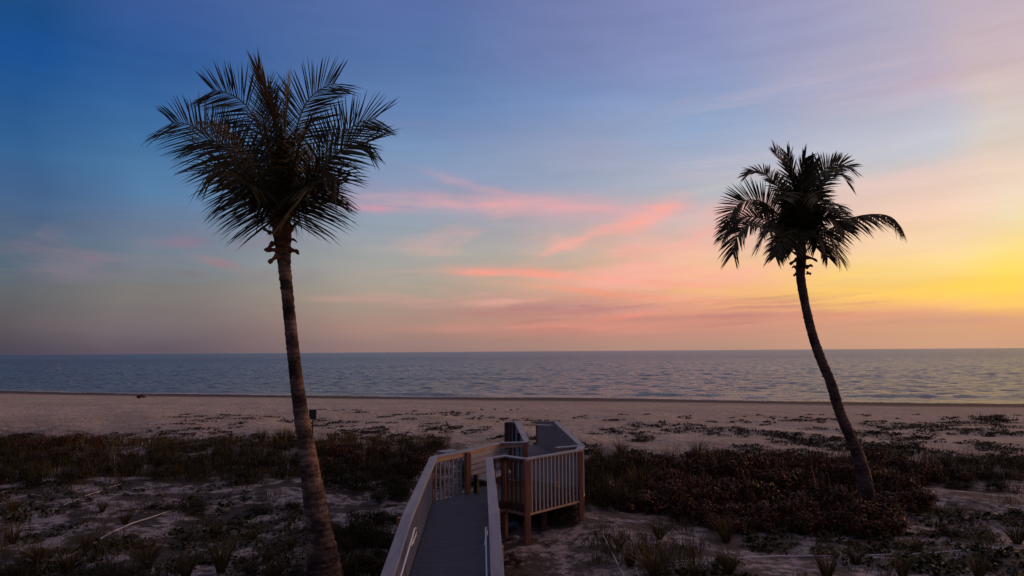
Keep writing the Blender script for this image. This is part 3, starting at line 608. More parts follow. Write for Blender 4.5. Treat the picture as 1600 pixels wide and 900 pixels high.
R_bases = [(1247, 404, -.05, (-.7, -.1, -.45), .38, .15, 0), (1258, 402, -.05, (1, -.1, .0), .4, .13, .35), (1246, 418, -.1, (-.8, -.3, .4), .25, .16, .4), (1258, 418, -.1, (.8, -.3, .5), .28, .16, .3),
 (1252, 424, -.15, (.1, -.6, .5), .3, .2, .2), (1256, 398, 0, (.55, 0, .75), .45, .08, 0), (1246, 398, 0, (-.75, 0, .45), .4, .09, -.1), (1244, 428, -.05, (-.5, -.2, -.3), .14, .12, 0), (1260, 426, -.05, (.5, -.2, -.2), .16, .12, 0)]
palm('smaller coconut palm with a bent dark trunk leaning left over the reddish thicket', 23.4,
     [(1356, 788), (1351, 745), (1337, 702), (1324, 672), (1311, 640), (1298, 598), (1283, 562), (1270, 525), (1259, 480), (1251, 433), (1252, 405), (1253, 365)],
     [25, 19, 17.5, 16.5, 15.5, 15, 14.5, 14, 13, 13.5, 15, 11], M['trunk_dark'], R_fronds, R_bases, 23, (1253, 365), .98, 1.0, .058)

# ------------------------------------------------------------------ boardwalk
def boardwalk():
    bw = empty('boardwalk', (0, 0, 0), 'raised grey boardwalk with capped railings and orange posts, leading to the beach', 'boardwalk')
    RT, DK = 2.35, 1.08
    def rz(y): return RT - .10*max(0, 13.04-y) - .10*max(0, y-29.6)
    u = np.array([-.0465, 1.0])
    def LP(y): x = -2.29 - .0465*(y-20) if y > 13.04 else -1.966 - .039*(y-13.04); return np.array([x, y, rz(y)])
    def RP(y): x = -.68 - .0465*(y-19.76); return np.array([x, y, rz(y)])
    A, A2, B, B2 = [np.array([*p, RT]) for p in ((-2.29, 20.0), (-1.45, 21.2), (-.47, 22.95), (.48, 23.1))]
    R0, R1, R2, R3, R4 = [np.array([*p, RT]) for p in ((-.68, 19.76), (-.24, 20.15), (.36, 19.55), (1.98, 21.2), (2.2, 22.2))]
    def WL(y): return np.array([.48 - .049*(y-23.1), y, rz(y)])
    def WR(y): return np.array([2.25 - .055*(y-22.2), y, rz(y)])
    left = [LP(3), LP(13.04), A, A2, B, B2]; lwall = [B2 + np.array([0, .0, 0]), WL(29.6), WL(38.8)]
    right = [RP(3), RP(13.04), R0, R1, R2, R3]; rwall = [R4, WR(29.6), WR(38.8)]
    wing = [R4 + np.array([-.05, -.02, -.003]), np.array([1.33, 21.75, RT-.003])]
    for run, nm in ((left, 'l'), (right, 'r'), (lwall, 'l'), (rwall, 'r'), ([R3, R4], 'r'), (wing, 'r')):
        o = -1 if nm == 'l' else 1
        run2 = [p.copy() for p in run]
        if run is lwall: run2[0] = run2[0] + np.array([-.02, .12, -.004])
        if run is rwall: run2[0] = run2[0] + np.array([-.01, .12, -.004])
        m = MB(); m.ribbon(run2, .20, .045); m.build('rail_cap', M['cap'], bw, bevel=.004)
        sub = [p - np.array([0, 0, .047]) for p in run2]
        m = MB(); m.ribbon(sub, .035, .12, -o*.045); m.build('top_rail', M['trim'], bw)
        low = [p - np.array([0, 0, 1.50]) for p in run2]
        m = MB(); m.ribbon(low, .04, .06, o*.055); m.build('bottom_rail', M['trim'], bw)
        # rim joist below the deck
        rim = [p - np.array([0, 0, 1.30]) for p in run2]
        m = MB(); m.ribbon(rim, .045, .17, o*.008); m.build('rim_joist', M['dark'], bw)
    # balusters
    def row(p, q, spacing, o, skip=.12):
        d = q-p; ln = np.linalg.norm(d[:2]); n2 = np.array([d[1], -d[0]])/ln; ang = math.atan2(d[1], d[0])
        k = max(1, int((ln-2*skip)/spacing)); out = []
        for i in range(k+1):
            f = (skip + (ln-2*skip)*i/k)/ln
            c = p + d*f; c = c.copy(); c[:2] += n2*o*.055
            out.append((c, ang))
        return out
    def bal(m, c, ang): m.box((c[0], c[1], c[2]-.77), (.042, .042, 1.44), ang)
    m = MB()
    for run, o, sp in ((left[:3], -1, .155), (right[:3], 1, .155), (lwall, -1, .075), (rwall, 1, .12), ([R3, R4], 1, .15), ([left[4], left[5]], -1, .15)):
        for p, q in zip(run[:-1], run[1:]):
            for c, ang in row(p, q, sp, o): bal(m, c, ang)
    prop(m.build('balusters', M['baluster'], bw), None, None, None, 'stuff')
    proto = None
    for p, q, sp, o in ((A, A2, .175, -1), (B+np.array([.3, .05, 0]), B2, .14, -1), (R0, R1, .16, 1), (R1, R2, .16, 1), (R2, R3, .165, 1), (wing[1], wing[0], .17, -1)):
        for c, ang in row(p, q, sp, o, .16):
            mt = M['dark'] if (p is R0 or p is R1) else M['baluster']  # shaded side of the rail: shade put into a darker baluster colour
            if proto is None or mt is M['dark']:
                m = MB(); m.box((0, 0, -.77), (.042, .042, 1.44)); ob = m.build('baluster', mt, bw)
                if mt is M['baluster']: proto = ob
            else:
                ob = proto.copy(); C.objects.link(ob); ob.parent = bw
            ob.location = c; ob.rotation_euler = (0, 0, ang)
    # posts, from the sand to the caps
    def post(p, out, ang=0, mat='post', s=.15, top=-.05, zb=None):
        x, y = p[0]+out[0], p[1]+out[1]; z0 = float(height(x, y))-.2 if zb is None else zb; z1 = p[2]+top
        m = MB(); m.box((x, y, (z0+z1)/2), (s, s, z1-z0), ang); m.build('post', M[mat], bw, bevel=.008)
    q = math.radians(45)
    post(R2, (.02, -.10), q*.35); post(R3, (.07, -.03), .1, s=.135); post(R1, (.0, .02), q, s=.13)
    post(A2, (.06, -.05), .5, s=.15); post(A, (-.10, .02), 0.4); post(B, (-.02, .12), 0); post(B2, (-.06, -.03), 0, s=.13); post(R4, (.0, .05), 0, s=.12)
    for y in (5, 7.6, 10.0): post(RP(y), (.06, 0), 0)
    for y in (11.6, 13.6, 16.0, 18.0): post(RP(y), (.06, 0), 0, s=.14)
    for y in (5, 7.6, 10.2, 13.0, 15.4, 17.8): post(LP(y), (-.125, 0), 0, s=.14)
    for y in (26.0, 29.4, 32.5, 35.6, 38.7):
        post(WL(y), (-.125, 0), 0, 'dark', s=.13); post(WR(y), (.125 if y < 38 else 0, .06 if y > 38 else 0), 0, s=.13)  # left posts face away from the glow; their shade is in the dark colour
    for p in ((-1.2, 20.9), (.4, 21.6), (1.3, 21.6), (1.0, 24.5), (-.9, 17.0), (-1.9, 17.0), (.9, 20.6)):
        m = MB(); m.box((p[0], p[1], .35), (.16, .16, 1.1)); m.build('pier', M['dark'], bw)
    # deck boards, clipped to the outline
    def clip(poly, axis_d, lo, hi):
        for sgn, lim in ((1, lo), (-1, -hi)):
            out = []
            for i in range(len(poly)):
                a, b = poly[i], poly[(i+1) % len(poly)]
                va, vb = sgn*(a @ axis_d)-lim, sgn*(b @ axis_d)-lim
                if va >= 0: out.append(a)
                if va*vb < 0: out.append(a + (b-a)*va/(va-vb))
            poly = out
            if len(poly) < 3: return []
        return poly
    def boards(m, poly, d, w, gap, zf, th=.04):
        poly = [np.array(p[:2], float) for p in poly]; d = np.array(d, float); d /= np.linalg.norm(d)
        lo = min(p @ d for p in poly); hi = max(p @ d for p in poly); k = lo
        while k < hi:
            c = clip(poly, d, k, k+w-gap)
            if len(c) >= 3:
                m.quad_loop([[(p[0], p[1], zf(p)-th) for p in c], [(p[0], p[1], zf(p)) for p in c]])
            k += w
    zf = lambda p: rz(p[1]) - 1.27
    m = MB(); ins = .02
    boards(m, [LP(3), RP(3), RP(13.04), LP(13.04)], u, .145, .005, zf)
    boards(m, [LP(13.04), RP(13.04), R0, A], u, .145, .005, zf)
    m.build('deck', M['deck'], bw)
    m = MB()
    boards(m, [A, R0, R1, B, A2], u, .145, .008, lambda p: DK-.003)
    m.build('landing_deck', M['deck'], bw)
    m = MB(); boards(m, [R1, R2, R3, R4, B2, B], u, .145, .006, lambda p: DK-.0045)
    m.build('landing_deck', M['brown_deck'], bw, 'darker brown boards of the right-hand landing')
    m = MB()
    boards(m, [B2, R4, WR(29.6), WL(29.6)], u, .145, .008, lambda p: DK)
    boards(m, [WL(29.6), WR(29.6), WR(38.8), WL(38.8)], u, .145, .005, zf)
    m.build('ramp_deck', M['deck'], bw)
    # pipe handrails on the sloping parts
    def pipe(fn, y0, y1, inn, drop, loop=True):
        pts = [fn(y) + np.array([inn, 0, -drop]) for y in np.linspace(y0, y1, 12)]
        e = pts[-1]; s_ = .16 if y1 > y0 else -.16
        if loop: pts += [e + np.array([0, s_, -.03]), e + np.array([0, s_*1.3, -.10]), e + np.array([0, s_, -.17]), e + np.array([0, -s_*2.6, -.19])]
        m = MB(); m.tube(pts, .021, 8)
        for y in np.linspace(y0, y1, 5)[:-1]:
            p = fn(y); a_ = p + np.array([inn, 0, -drop]); m.tube([a_, a_ + np.array([0, 0, -.07]), p + np.array([inn*.1, 0, -drop-.07])], .012, 6)
        m.build('handrail', M['metal'], bw, smooth_=True)
    pipe(LP, 3.2, 12.75, .15, .17); pipe(RP, 3.2, 12.75, -.15, .17)
    pipe(WR, 38.5, 29.8, -.12, .17, False); pipe(WL, 38.5, 29.8, .12, .17, False)
    # small flat shelf outside the left corner
    m = MB(); m.box((-2.0, 21.35, RT-.05), (.55, .42, .04), .75); m.build('corner_shelf', M['cap'], bw)
    # fixed bench in the corner of the landing: slatted back, seat, dark end panel
    bench = empty('bench', (0, 0, 0), 'wooden bench with a slatted back in the corner of the boardwalk landing', 'bench')
    p, q_ = A2 + np.array([.10, .02, 0]), B + np.array([-.02, -.08, 0]); d = (q_-p); d[2] = 0; ln = np.linalg.norm(d); d /= ln; n = np.array([d[1], -d[0], 0]); ang = math.atan2(d[1], d[0])
    m = MB()
    for k in range(5): c = (p+q_)/2 + n*.06; m.box((c[0], c[1], RT-.19-k*.172), (ln-.02, .035, .138), ang)
    m.build('backrest', M['cap'], bench)
    m = MB(); c = (p+q_)/2 + n*.32; m.box((c[0], c[1], DK+.40), (ln-.1, .42, .05), ang); m.build('seat', M['cap'], bench)
    m = MB(); c = p + n*.2 + d*.10; m.box((c[0], c[1], DK+.27), (.13, .13, .54), ang); m.build('end_panel', M['bin'], bench)
    for root, base in ((bench, (p+q_)/2*np.array([1, 1, 0]) + np.array([0, 0, DK])), (bw, np.array([-1.1, 18.0, 0]))):
        for ch in root.children: ch.location = Vector(ch.location) - Vector(base)
        root.location = base
    # bundle on the landing behind the balusters
    bag = empty('bag', (1.35, 21.55, DK), 'small orange and green bag left on the landing behind the balusters', 'bag')
    for nm, dx, mat, s in (('pouch', 0.0, 'orange_bag', (.15, .12, .26)), ('pocket', -.14, 'green_bag', (.12, .11, .18))):
        m = MB(); rings = []
        for k in range(7):
            f = k/6; rr = math.sin(.35+f*2.5)*.62+.15
            rings.append([(dx + s[0]*.5*rr*math.copysign(abs(math.cos(t))**.6, math.cos(t)), s[1]*.5*rr*math.copysign(abs(math.sin(t))**.6, math.sin(t)), s[2]*f) for t in np.linspace(0, 2*PI, 12, endpoint=False)])
        m.quad_loop(rings); o = m.build(nm, M[mat], bag, smooth_=True)
    m = MB(); m.tube([(-.05, 0, .24), (-.04, 0, .36), (.0, 0, .40), (.04, 0, .36), (.05, 0, .24)], .012, 6); m.build('strap', M['orange_bag'], bag)
boardwalk()

# ------------------------------------------------------------------ small things
def stake(px, py, h, r, mat, label, name='stake', group=None):
    p = ground(px, py); rt = MB(); lean = random.uniform(-.04, .04)
    rt.tube([(0, 0, -.15), (lean*.5, 0, h*.5), (lean, 0, h*.93), (lean, 0, h)], [r, r, r*.95, r*.5], 7)
    o = rt.build(name, mat, smooth_=True); o.location = p; prop(o, label, 'stake', group); return o
stake(362, 683, .42, .06, M['drift'], 'short dark stake on the edge of the beach left of the tall palm')
stake(554, 688, .34, .07, M['drift'], 'short dark stake at the beach edge right of the tall palm')
stake(222, 698, .24, .03, M['rope'], 'short pale stake in the far left grass, the left one of two')
stake(234, 696, .34, .04, M['rope'], 'short pale stake in the far left grass, the right one of two')
stake(293, 797, .26, .022, M['rope'], 'thin white stake standing beside the corner of the long pale rope')

def rope(pts, label, r=.017, wob=.015):
    P = []
    ends = [ground(*p) for p in pts]
    for a_, b_ in zip(ends[:-1], ends[1:]):
        n = max(4, int(np.linalg.norm(b_-a_)/.35))
        for i in range(n):
            q = a_ + (b_-a_)*i/n; P.append(np.array([q[0], q[1]]))
    P.append(ends[-1][:2]); n_ = len(P)-1
    zk = [e[2] for e in ends]; fk = np.linspace(0, n_, len(ends))
    zl = lambda i: max(float(np.interp(i, fk, zk)) + .02, float(height(P[i][0], P[i][1])) + .012) + .006*math.sin(i*1.3)
    o = np.array([P[0][0], P[0][1], float(height(*P[0]))]); m = MB()
    m.tube([np.array([p[0], p[1], zl(i)]) - o for i, p in enumerate(P)], r*.85, 6)
    ob = m.build('rope', M['rope'], smooth_=True); ob.location = o; prop(ob, label, 'rope', 'pale ropes lying on the dune sand'); return ob
rope([(82, 884), (150, 848), (200, 822), (268, 799)], 'long pale rope lying slantwise on the sand at lower left', .025)
rope([(268, 799), (345, 804)], 'pale rope running level from the corner beside the thin white stake', .016)
rope([(-10, 775), (62, 751)], 'pale rope at the left edge below the grassy band', .022)
rope([(98, 791), (128, 778), (161, 766), (190, 756)], 'broken line of pale rope on sand between the two longer left ropes', .02)
rope([(200, 706), (236, 695), (263, 690)], 'short pale rope in the grass below the two pale stakes', .03)
rope([(318, 684.5), (364, 682.5)], 'short pale rope leading to the dark stake at the beach edge', .035)
rope([(1040, 879), (1120, 877), (1220, 872), (1330, 869), (1450, 865), (1620, 860)], 'long pale rope stretched level across the sand at lower right', .024)
rope([(942, 838), (958, 868), (976, 905)], 'pale rope running towards the viewer right of the boardwalk posts', .022)
rope([(1000, 905), (991, 883), (998, 881), (1040, 879)], 'short bent pale rope end beside the start of the long right rope', .014)

# stone by the post
def rock(px, py, s, label, name='stone', mat='stone', seed=1, cat='stone'):
    import bmesh
    p = ground(px, py); bm = bmesh.new(); bmesh.ops.create_icosphere(bm, subdivisions=3, radius=1); r = np.random.default_rng(seed); ph = r.uniform(0, 6, 6)
    for v in bm.verts:
        k = 1 + .14*math.sin(3*v.co.x+ph[0])*math.sin(3*v.co.y+ph[1]) + .12*math.sin(4*v.co.z+ph[2]) + .06*math.sin(9*v.co.x+ph[3])
        v.co = Vector((v.co.x*s[0]*k, v.co.y*s[1]*k, v.co.z*s[2]*k))
    me = bpy.data.meshes.new(name); bm.to_mesh(me); bm.free(); me.materials.append(M[mat]); me.polygons.foreach_set('use_smooth', [True]*len(me.polygons))
    o = bpy.data.objects.new(name, me); C.objects.link(o); o.location = p + np.array([0, 0, s[2]*.6]); prop(o, label, cat); return o
rock(806, 842, (.085, .08, .07), 'pale rounded stone on the sand at the foot of the front orange post')
rock(613, 790, (.22, .17, .07), 'dark grey stone half hidden in the shrubs left of the boardwalk', mat='grey_stone', seed=4)

def driftwood(px, py, label, branches, cat='driftwood'):
    p = ground(px, py); m = MB()
    for pts, r in branches: m.tube(pts, [r*(1-.6*i/(len(pts)-1)) for i in range(len(pts))], 7, lambda i, k: .12*math.sin(i*2.3+k*1.7))
    o = m.build('driftwood', M['drift'], smooth_=True); o.location = p; return prop(o, label, cat)
driftwood(706, 671, 'dark forked driftwood branch on the sand beyond the boardwalk',
          [([(.5, .1, .06), (.1, 0, .12), (-.25, 0, .25), (-.42, .05, .55)], .10), ([(.1, 0, .12), (-.15, -.2, .1), (-.4, -.3, .12)], .07), ([(.5, .1, .06), (.7, .1, .08)], .10), ([(-.2, 0, .22), (-.35, .1, .3), (-.5, .12, .32)], .05)])
driftwood(221, 622, 'small dark lump of driftwood near the water on the far left beach',
          [([(-.5, 0, .1), (0, 0, .28), (.5, .1, .12)], .25), ([(0, 0, .25), (.1, .1, .6)], .1)])

# sign seen from behind the tall palm
def sign():
    p = ground(488, 688); s = p[1]/F
    top = at(488, 640, p[1])[2] - p[2]; bot = at(488, 655, p[1])[2] - p[2]
    t = empty('sign', p, 'dark rectangular sign on a thin post beside the tall palm trunk', 'sign')
    m = MB(); m.box((0, .03, top/2-.1), (.07, .05, top+.1)); m.build('post', M['dark'], t)
    m = MB(); m.box((0, 0, (top+bot)/2), (11*s, .025, top-bot)); bd_ = m.build('board', M['sign'], t, bevel=.006)
    m = MB(); w, h_ = 11*s, top-bot; c = (top+bot)/2
    for (x, z, a_, b_) in ((0, c+h_/2+.012, w+.05, .025), (0, c-h_/2-.012, w+.05, .025)): m.box((x, -.002, z), (a_, .032, b_))
    for x in (-w/2-.012, w/2+.012): m.box((x, -.002, c), (.025, .032, h_-.002))
    m.build('border', M['metal'], bd_)
sign()

# far sail on the water
def boat():
    d = ray(91.5, 579); k = (-1.0-CAM[2])/d[2]; p = CAM + d*k
    t = empty('sailboat', p, 'tiny white sailboat far out on the sea at left', 'sailboat')
    m = MB(); rings = []
    for f in np.linspace(-1, 1, 9):
        w = .42*(1-abs(f)**2.4)+.02; rings.append([(f*.9, -w, .4), (f*.9, w, .4), (f*.85, w*.6, .05), (f*.8, 0, -.12), (f*.85, -w*.6, .05)])
    m.quad_loop(rings); m.build('hull', M['sail'], t)
    m = MB(); m.tube([(.1, 0, .3), (.1, 0, 3.9)], .05, 6); mast = m.build('mast', M['metal'], t)
    m = MB(); m.quad_loop([[(.06, .02, .75), (.06, -.02, .75), (-1.0, .10, .8), (-1.0, .14, .8)], [(.06, .02, 1.8), (.06, -.02, 1.8), (-.6, .12, 2.2), (-.6, .16, 2.2)], [(.06, .02, 3.8), (.06, -.02, 3.8), (.02, .0, 3.8), (.02, .03, 3.8)]])
    m.build('sail', M['sail'], mast)
boat()

# ------------------------------------------------------------------ vegetation
def leaves(centers, dirs, size, aspect, rg, sides=6):
    "n flat leaves -> verts, faces; each leaf is a small rounded polygon"
    n = len(centers); nrm = dirs/np.linalg.norm(dirs, axis=1)[:, None]
    t = np.cross(nrm, rg.normal(0, 1, (n, 3))); t /= np.linalg.norm(t, axis=1)[:, None]; b = np.cross(nrm, t)
    ang = np.linspace(0, 2*PI, sides, endpoint=False)
    sz = size*rg.uniform(.6, 1.25, n)
    V = centers[:, None, :] + sz[:, None, None]*(np.cos(ang)[None, :, None]*t[:, None, :] + aspect*np.sin(ang)[None, :, None]*b[:, None, :]) + (sz[:, None]*.18*np.cos(2*ang)[None, :])[:, :, None]*nrm[:, None, :]
    return V.reshape(-1, 3), np.arange(n*sides), np.full(n, sides)
def blades(base, tip, width, rg, bend=None):
    n = len(base); d = tip-base; sd_ = np.cross(d, rg.normal(0, 1, (n, 3))); sd_ /= np.linalg.norm(sd_, axis=1)[:, None]+1e-9
    if bend is None: bend = np.zeros((n, 3))
    w = (width*rg.uniform(.6, 1.3, n))[:, None]
    P = []
    for f, ww in ((0, .7), (.45, 1.0), (.8, .6), (1.0, .08)):
        c = base + d*f + bend*f*f; P += [c-sd_*w*ww*.5, c+sd_*w*ww*.5]
    V = np.stack(P, 1).reshape(-1, 3); b = (np.arange(n)*8)[:, None]
    Fq = np.concatenate([b + np.array([[0, 1, 3, 2]]), b + np.array([[2, 3, 5, 4]]), b + np.array([[4, 5, 7, 6]])], 1)
    return V, Fq.ravel(), np.full(n*3, 4)
def shrub_mesh(mat, seed, n=900, leaf=.085, H=1.0, lumps=15, aspect=.9):
    rg = np.random.default_rng(seed)
    lc = np.stack([rg.uniform(-.65, .65, lumps), rg.uniform(-.65, .65, lumps), rg.uniform(.2, .75, lumps)*H], 1); lr = rg.uniform(.16, .42, lumps)
    k = rg.integers(0, lumps, n); v = rg.normal(0, 1, (n, 3)); v /= np.linalg.norm(v, axis=1)[:, None]
    c = lc[k] + v*lr[k][:, None]*(rg.uniform(.2, 1.5, n)**.6)[:, None]*np.array([1, 1, .75]); c[:, 2] = np.abs(c[:, 2])
    d = v + rg.normal(0, .55, (n, 3)) + np.array([0, 0, .5])
    V, f, s = leaves(c, d, leaf, aspect, rg)
    tint = np.clip(rg.beta(1.3, 1.9, n) + .12*rg.normal(0, 1, n), 0, 1)
    # stray upright shoots that break the outline
    m = 80; b = np.stack([rg.uniform(-.8, .8, m), rg.uniform(-.8, .8, m), np.full(m, .2)], 1); tp = b + np.stack([rg.normal(0, .15, m), rg.normal(0, .15, m), rg.uniform(.4, 1.15, m)*H], 1)
    V2, f2, s2 = blades(b, tp, .022, rg)
    o = mesh_np('shrub', np.concatenate([V, V2]), np.concatenate([f, f2+len(V)]), np.concatenate([s, s2]), mat, np.concatenate([tint, np.repeat(rg.uniform(0, .5, m), 3)]))
    return o
protos = {}
def place(kind, protos_list, loc, sc, label, cat, group, name):
    k = random.randrange(len(protos_list)); src = protos_list[k]
    if src.get('used') is None: o = src; src['used'] = 1
    else: o = src.copy(); C.objects.link(o)
    if 'used' in o: pass
    o.name = name; o.location = loc; o.rotation_euler = (0, 0, random.uniform(0, 6.28)); o.scale = sc
    prop(o, label, cat, group); return o
red = [shrub_mesh(M['shrub_red'], 40+k, 2400, .048, 1.0) for k in range(5)]
grn = [shrub_mesh(M['shrub_green'], 60+k, 1900, .045, 1.0, 15, .5) for k in range(5)]
SH = []   # (px, py at the foot, half width m, height m, kind)
def rows(spec):
    for py, x0, x1, step, hw, h, kind in spec:
        x = x0 + random.uniform(0, step*.4)
        while x < x1:
            SH.append((x, py + random.uniform(-5, 5), hw*random.uniform(.8, 1.2), h*random.uniform(.7, 1.25), kind)); x += step*random.uniform(.8, 1.2)
# thicket right of the boardwalk
rows([(832, 1130, 1390, 58, .75, .7, 'R'), (815, 1075, 1415, 60, .85, .85, 'R'), (797, 1000, 1425, 58, .9, .95, 'R'), (797, 915, 990, 40, .6, .75, 'G'), (778, 915, 1010, 45, .8, 1.0, 'G'),
      (778, 1030, 1450, 56, .9, .95, 'R'), (760, 915, 1030, 44, .8, 1.0, 'G'), (760, 1040, 1450, 52, .9, .9, 'R'), (744, 920, 1010, 40, .75, .8, 'G'), (742, 1010, 1440, 48, .85, .85, 'R'), (729, 985, 1370, 46, .75, .75, 'R'), (722, 925, 985, 32, .6, .5, 'G'),
      (745, 1455, 1600, 70, .7, .45, 'G'), (768, 1470, 1600, 75, .6, .4, 'G'), (728, 1380, 1600, 55, .7, .4, 'G'), (800, 1440, 1510, 70, .7, .35, 'G'), (752, 1440, 1600, 60, .7, .5, 'R'), (735, 1390, 1600, 60, .7, .4, 'R')])
rows([(806, 835, 905, 32, .5, .45, 'G'), (822, 850, 925, 40, .5, .3, 'G')])
rows([(756, 728, 780, 18, .6, .9, 'G')])
# band of scrub on the left
rows([(752, -10, 120, 50, .8, .75, 'G'), (748, 150, 480, 55, .8, .65, 'G'), (735, -10, 660, 52, .85, .75, 'G'), (722, -10, 680, 50, .8, .7, 'G'), (722, 510, 680, 60, .8, .8, 'R'), (710, -10, 120, 40, .7, .6, 'G'), (708, 260, 690, 46, .7, .55, 'G'), (699, 50, 150, 34, .7, .75, 'R'), (698, -10, 45, 30, .7, .7, 'G'), (698, 270, 700, 40, .6, .32, 'G'),
      (765, 515, 670, 45, .8, .75, 'G'), (752, 515, 670, 45, .85, .85, 'G'), (738, 500, 670, 45, .8, .8, 'R'), (785, 590, 650, 34, .6, .6, 'G'), (812, 560, 640, 40, .6, .5, 'G'), (860, 540, 610, 36, .55, .6, 'G'), (895, 545, 600, 30, .55, .6, 'G'), (842, 530, 600, 40, .5, .45, 'G'),
      (800, 390, 470, 50, .7, .3, 'G'), (792, 235, 320, 48, .7, .42, 'G'), (880, 300, 345, 50, .4, .3, 'G'), (846, 505, 560, 40, .5, .35, 'G'), (905, -10, 280, 55, .55, .35, 'G'), (900, 380, 480, 45, .5, .3, 'G')])
for (px, py, hw, h, kind) in SH:
    p = ground(px, py)
    if p[0] < -.2 and p[0] > -2.7 and p[1] < 20.5: continue
    if kind == 'R':
        lab, gr = (('reddish-leaved sea grape bush in the thicket around the leaning palm', 'sea grape bushes right of the boardwalk') if px > 800 else ('dark reddish bush in the scrub band left of the boardwalk', 'reddish bushes left of the boardwalk'))
        place('R', red, p - np.array([0, 0, .05]), (hw, hw, h), lab, 'bush', gr, 'sea_grape_bush')
    else:
        if px > 1360: lab, gr = 'low dark green bush on the open sand right of the leaning palm', 'low bushes right of the leaning palm'
        elif px > 800: lab, gr = 'dark green bush beside the right-hand boardwalk posts', 'bushes beside the boardwalk posts'
        elif py > 775: lab, gr = 'low dark bush on the open sand near the tall palm', 'low bushes around the tall palm'
        else: lab, gr = 'dark olive bush in the scrub band along the left beach', 'bushes of the left scrub band'
        place('G', grn, p - np.array([0, 0, .05]), (hw, hw, h), lab, 'bush', gr, 'beach_bush')
# low mounded plant at lower right
place('G', grn, ground(1512, 842), (1.0, .8, .38), 'wide low mounded bush on the sand above the long right rope', 'bush', None, 'beach_bush')
place('G', grn, ground(797, 882), (.38, .35, .25), 'small dark bush on the sand against the right boardwalk rail', 'bush', None, 'beach_bush')
place('G', grn, ground(1550, 658), (1.6, 1.2, .55), 'dark bush alone on the beach at the far right', 'bush', None, 'beach_bush')

def clump_mesh(seed, n=120, H=1.0, spread=.5, w=.012):
    rg = np.random.default_rng(seed); a = rg.uniform(0, 2*PI, n); r = .10*np.sqrt(rg.uniform(0, 1, n))
    b = np.stack([r*np.cos(a), r*np.sin(a), np.full(n, -.03)], 1); L_ = H*rg.uniform(.55, 1.05, n); tl = spread*rg.uniform(.1, 1.0, n)**.8
    out = np.stack([np.cos(a), np.sin(a), np.zeros(n)], 1); tip = b + out*(L_*tl*.7)[:, None] + np.array([0, 0, 1])*L_[:, None]
    bend = out*(L_*tl*.6)[:, None] - np.array([0, 0, 1])*(L_*tl*.35)[:, None]
    V, f, s = blades(b, tip, w, rg, bend)
    return mesh_np('grass_clump', V, f, s, M['grass'], np.repeat(np.clip(rg.normal(.45, .25, n), 0, 1), 3))
cl = [clump_mesh(80+k, 150, 1.0, .55+.1*k, .016) for k in range(4)]
CL = [(1030, 842, .75), (1135, 848, .85), (1140, 897, .8), (1337, 882, .65), (1292, 906, .85), (1432, 862, .55), (1590, 850, .85), (1022, 900, .9), (985, 885, .75), (968, 862, .55), (1410, 905, .7), (1530, 906, .7), (1085, 905, .6), (1005, 868, .5),
      (230, 885, .95), (345, 895, 1.0), (418, 880, .6), (105, 898, .9), (60, 880, .8), (195, 820, .6), (500, 905, .7), (540, 905, .8), (335, 838, .6), (160, 800, .5), (430, 905, .6), (20, 850, .7), (290, 905, .9), (455, 860, .5), (395, 845, .45), (20, 800, .6), (135, 860, .6)]
for i, (px, py, h) in enumerate(CL):
    p = ground(px, py)
    side = 'right of the boardwalk' if px > 800 else 'around the foot of the tall palm'
    place('C', cl, p, (h*.85, h*.85, h), 'tuft of upright dune grass on the near sand ' + side, 'grass tuft', 'grass tufts ' + side, 'grass_tuft')
for (px, py, h) in ((430, 696, .9), (440, 690, 1.1), (455, 690, 1.0), (408, 692, 1.0), (520, 694, .9), (548, 696, 1.0), (585, 697, .9), (625, 696, .8), (1090, 716, 1.1), (970, 712, 1.0), (935, 716, 1.0), (1110, 720, .9), (1330, 735, .9), (1480, 735, 1.1), (1545, 742, 1.0), (1405, 735, 1.0), (960, 790, 1.3), (985, 800, 1.1), (1000, 775, 1.4)):
    side = 'right of the boardwalk' if px > 800 else 'left of the boardwalk'
    place('C', cl, ground(px, py), (h*.7, h*.7, h*1.1), 'tall thin grass tuft sticking up from the edge of the scrub ' + side, 'grass tuft', 'tall grass at the scrub edge ' + side, 'grass_tuft')

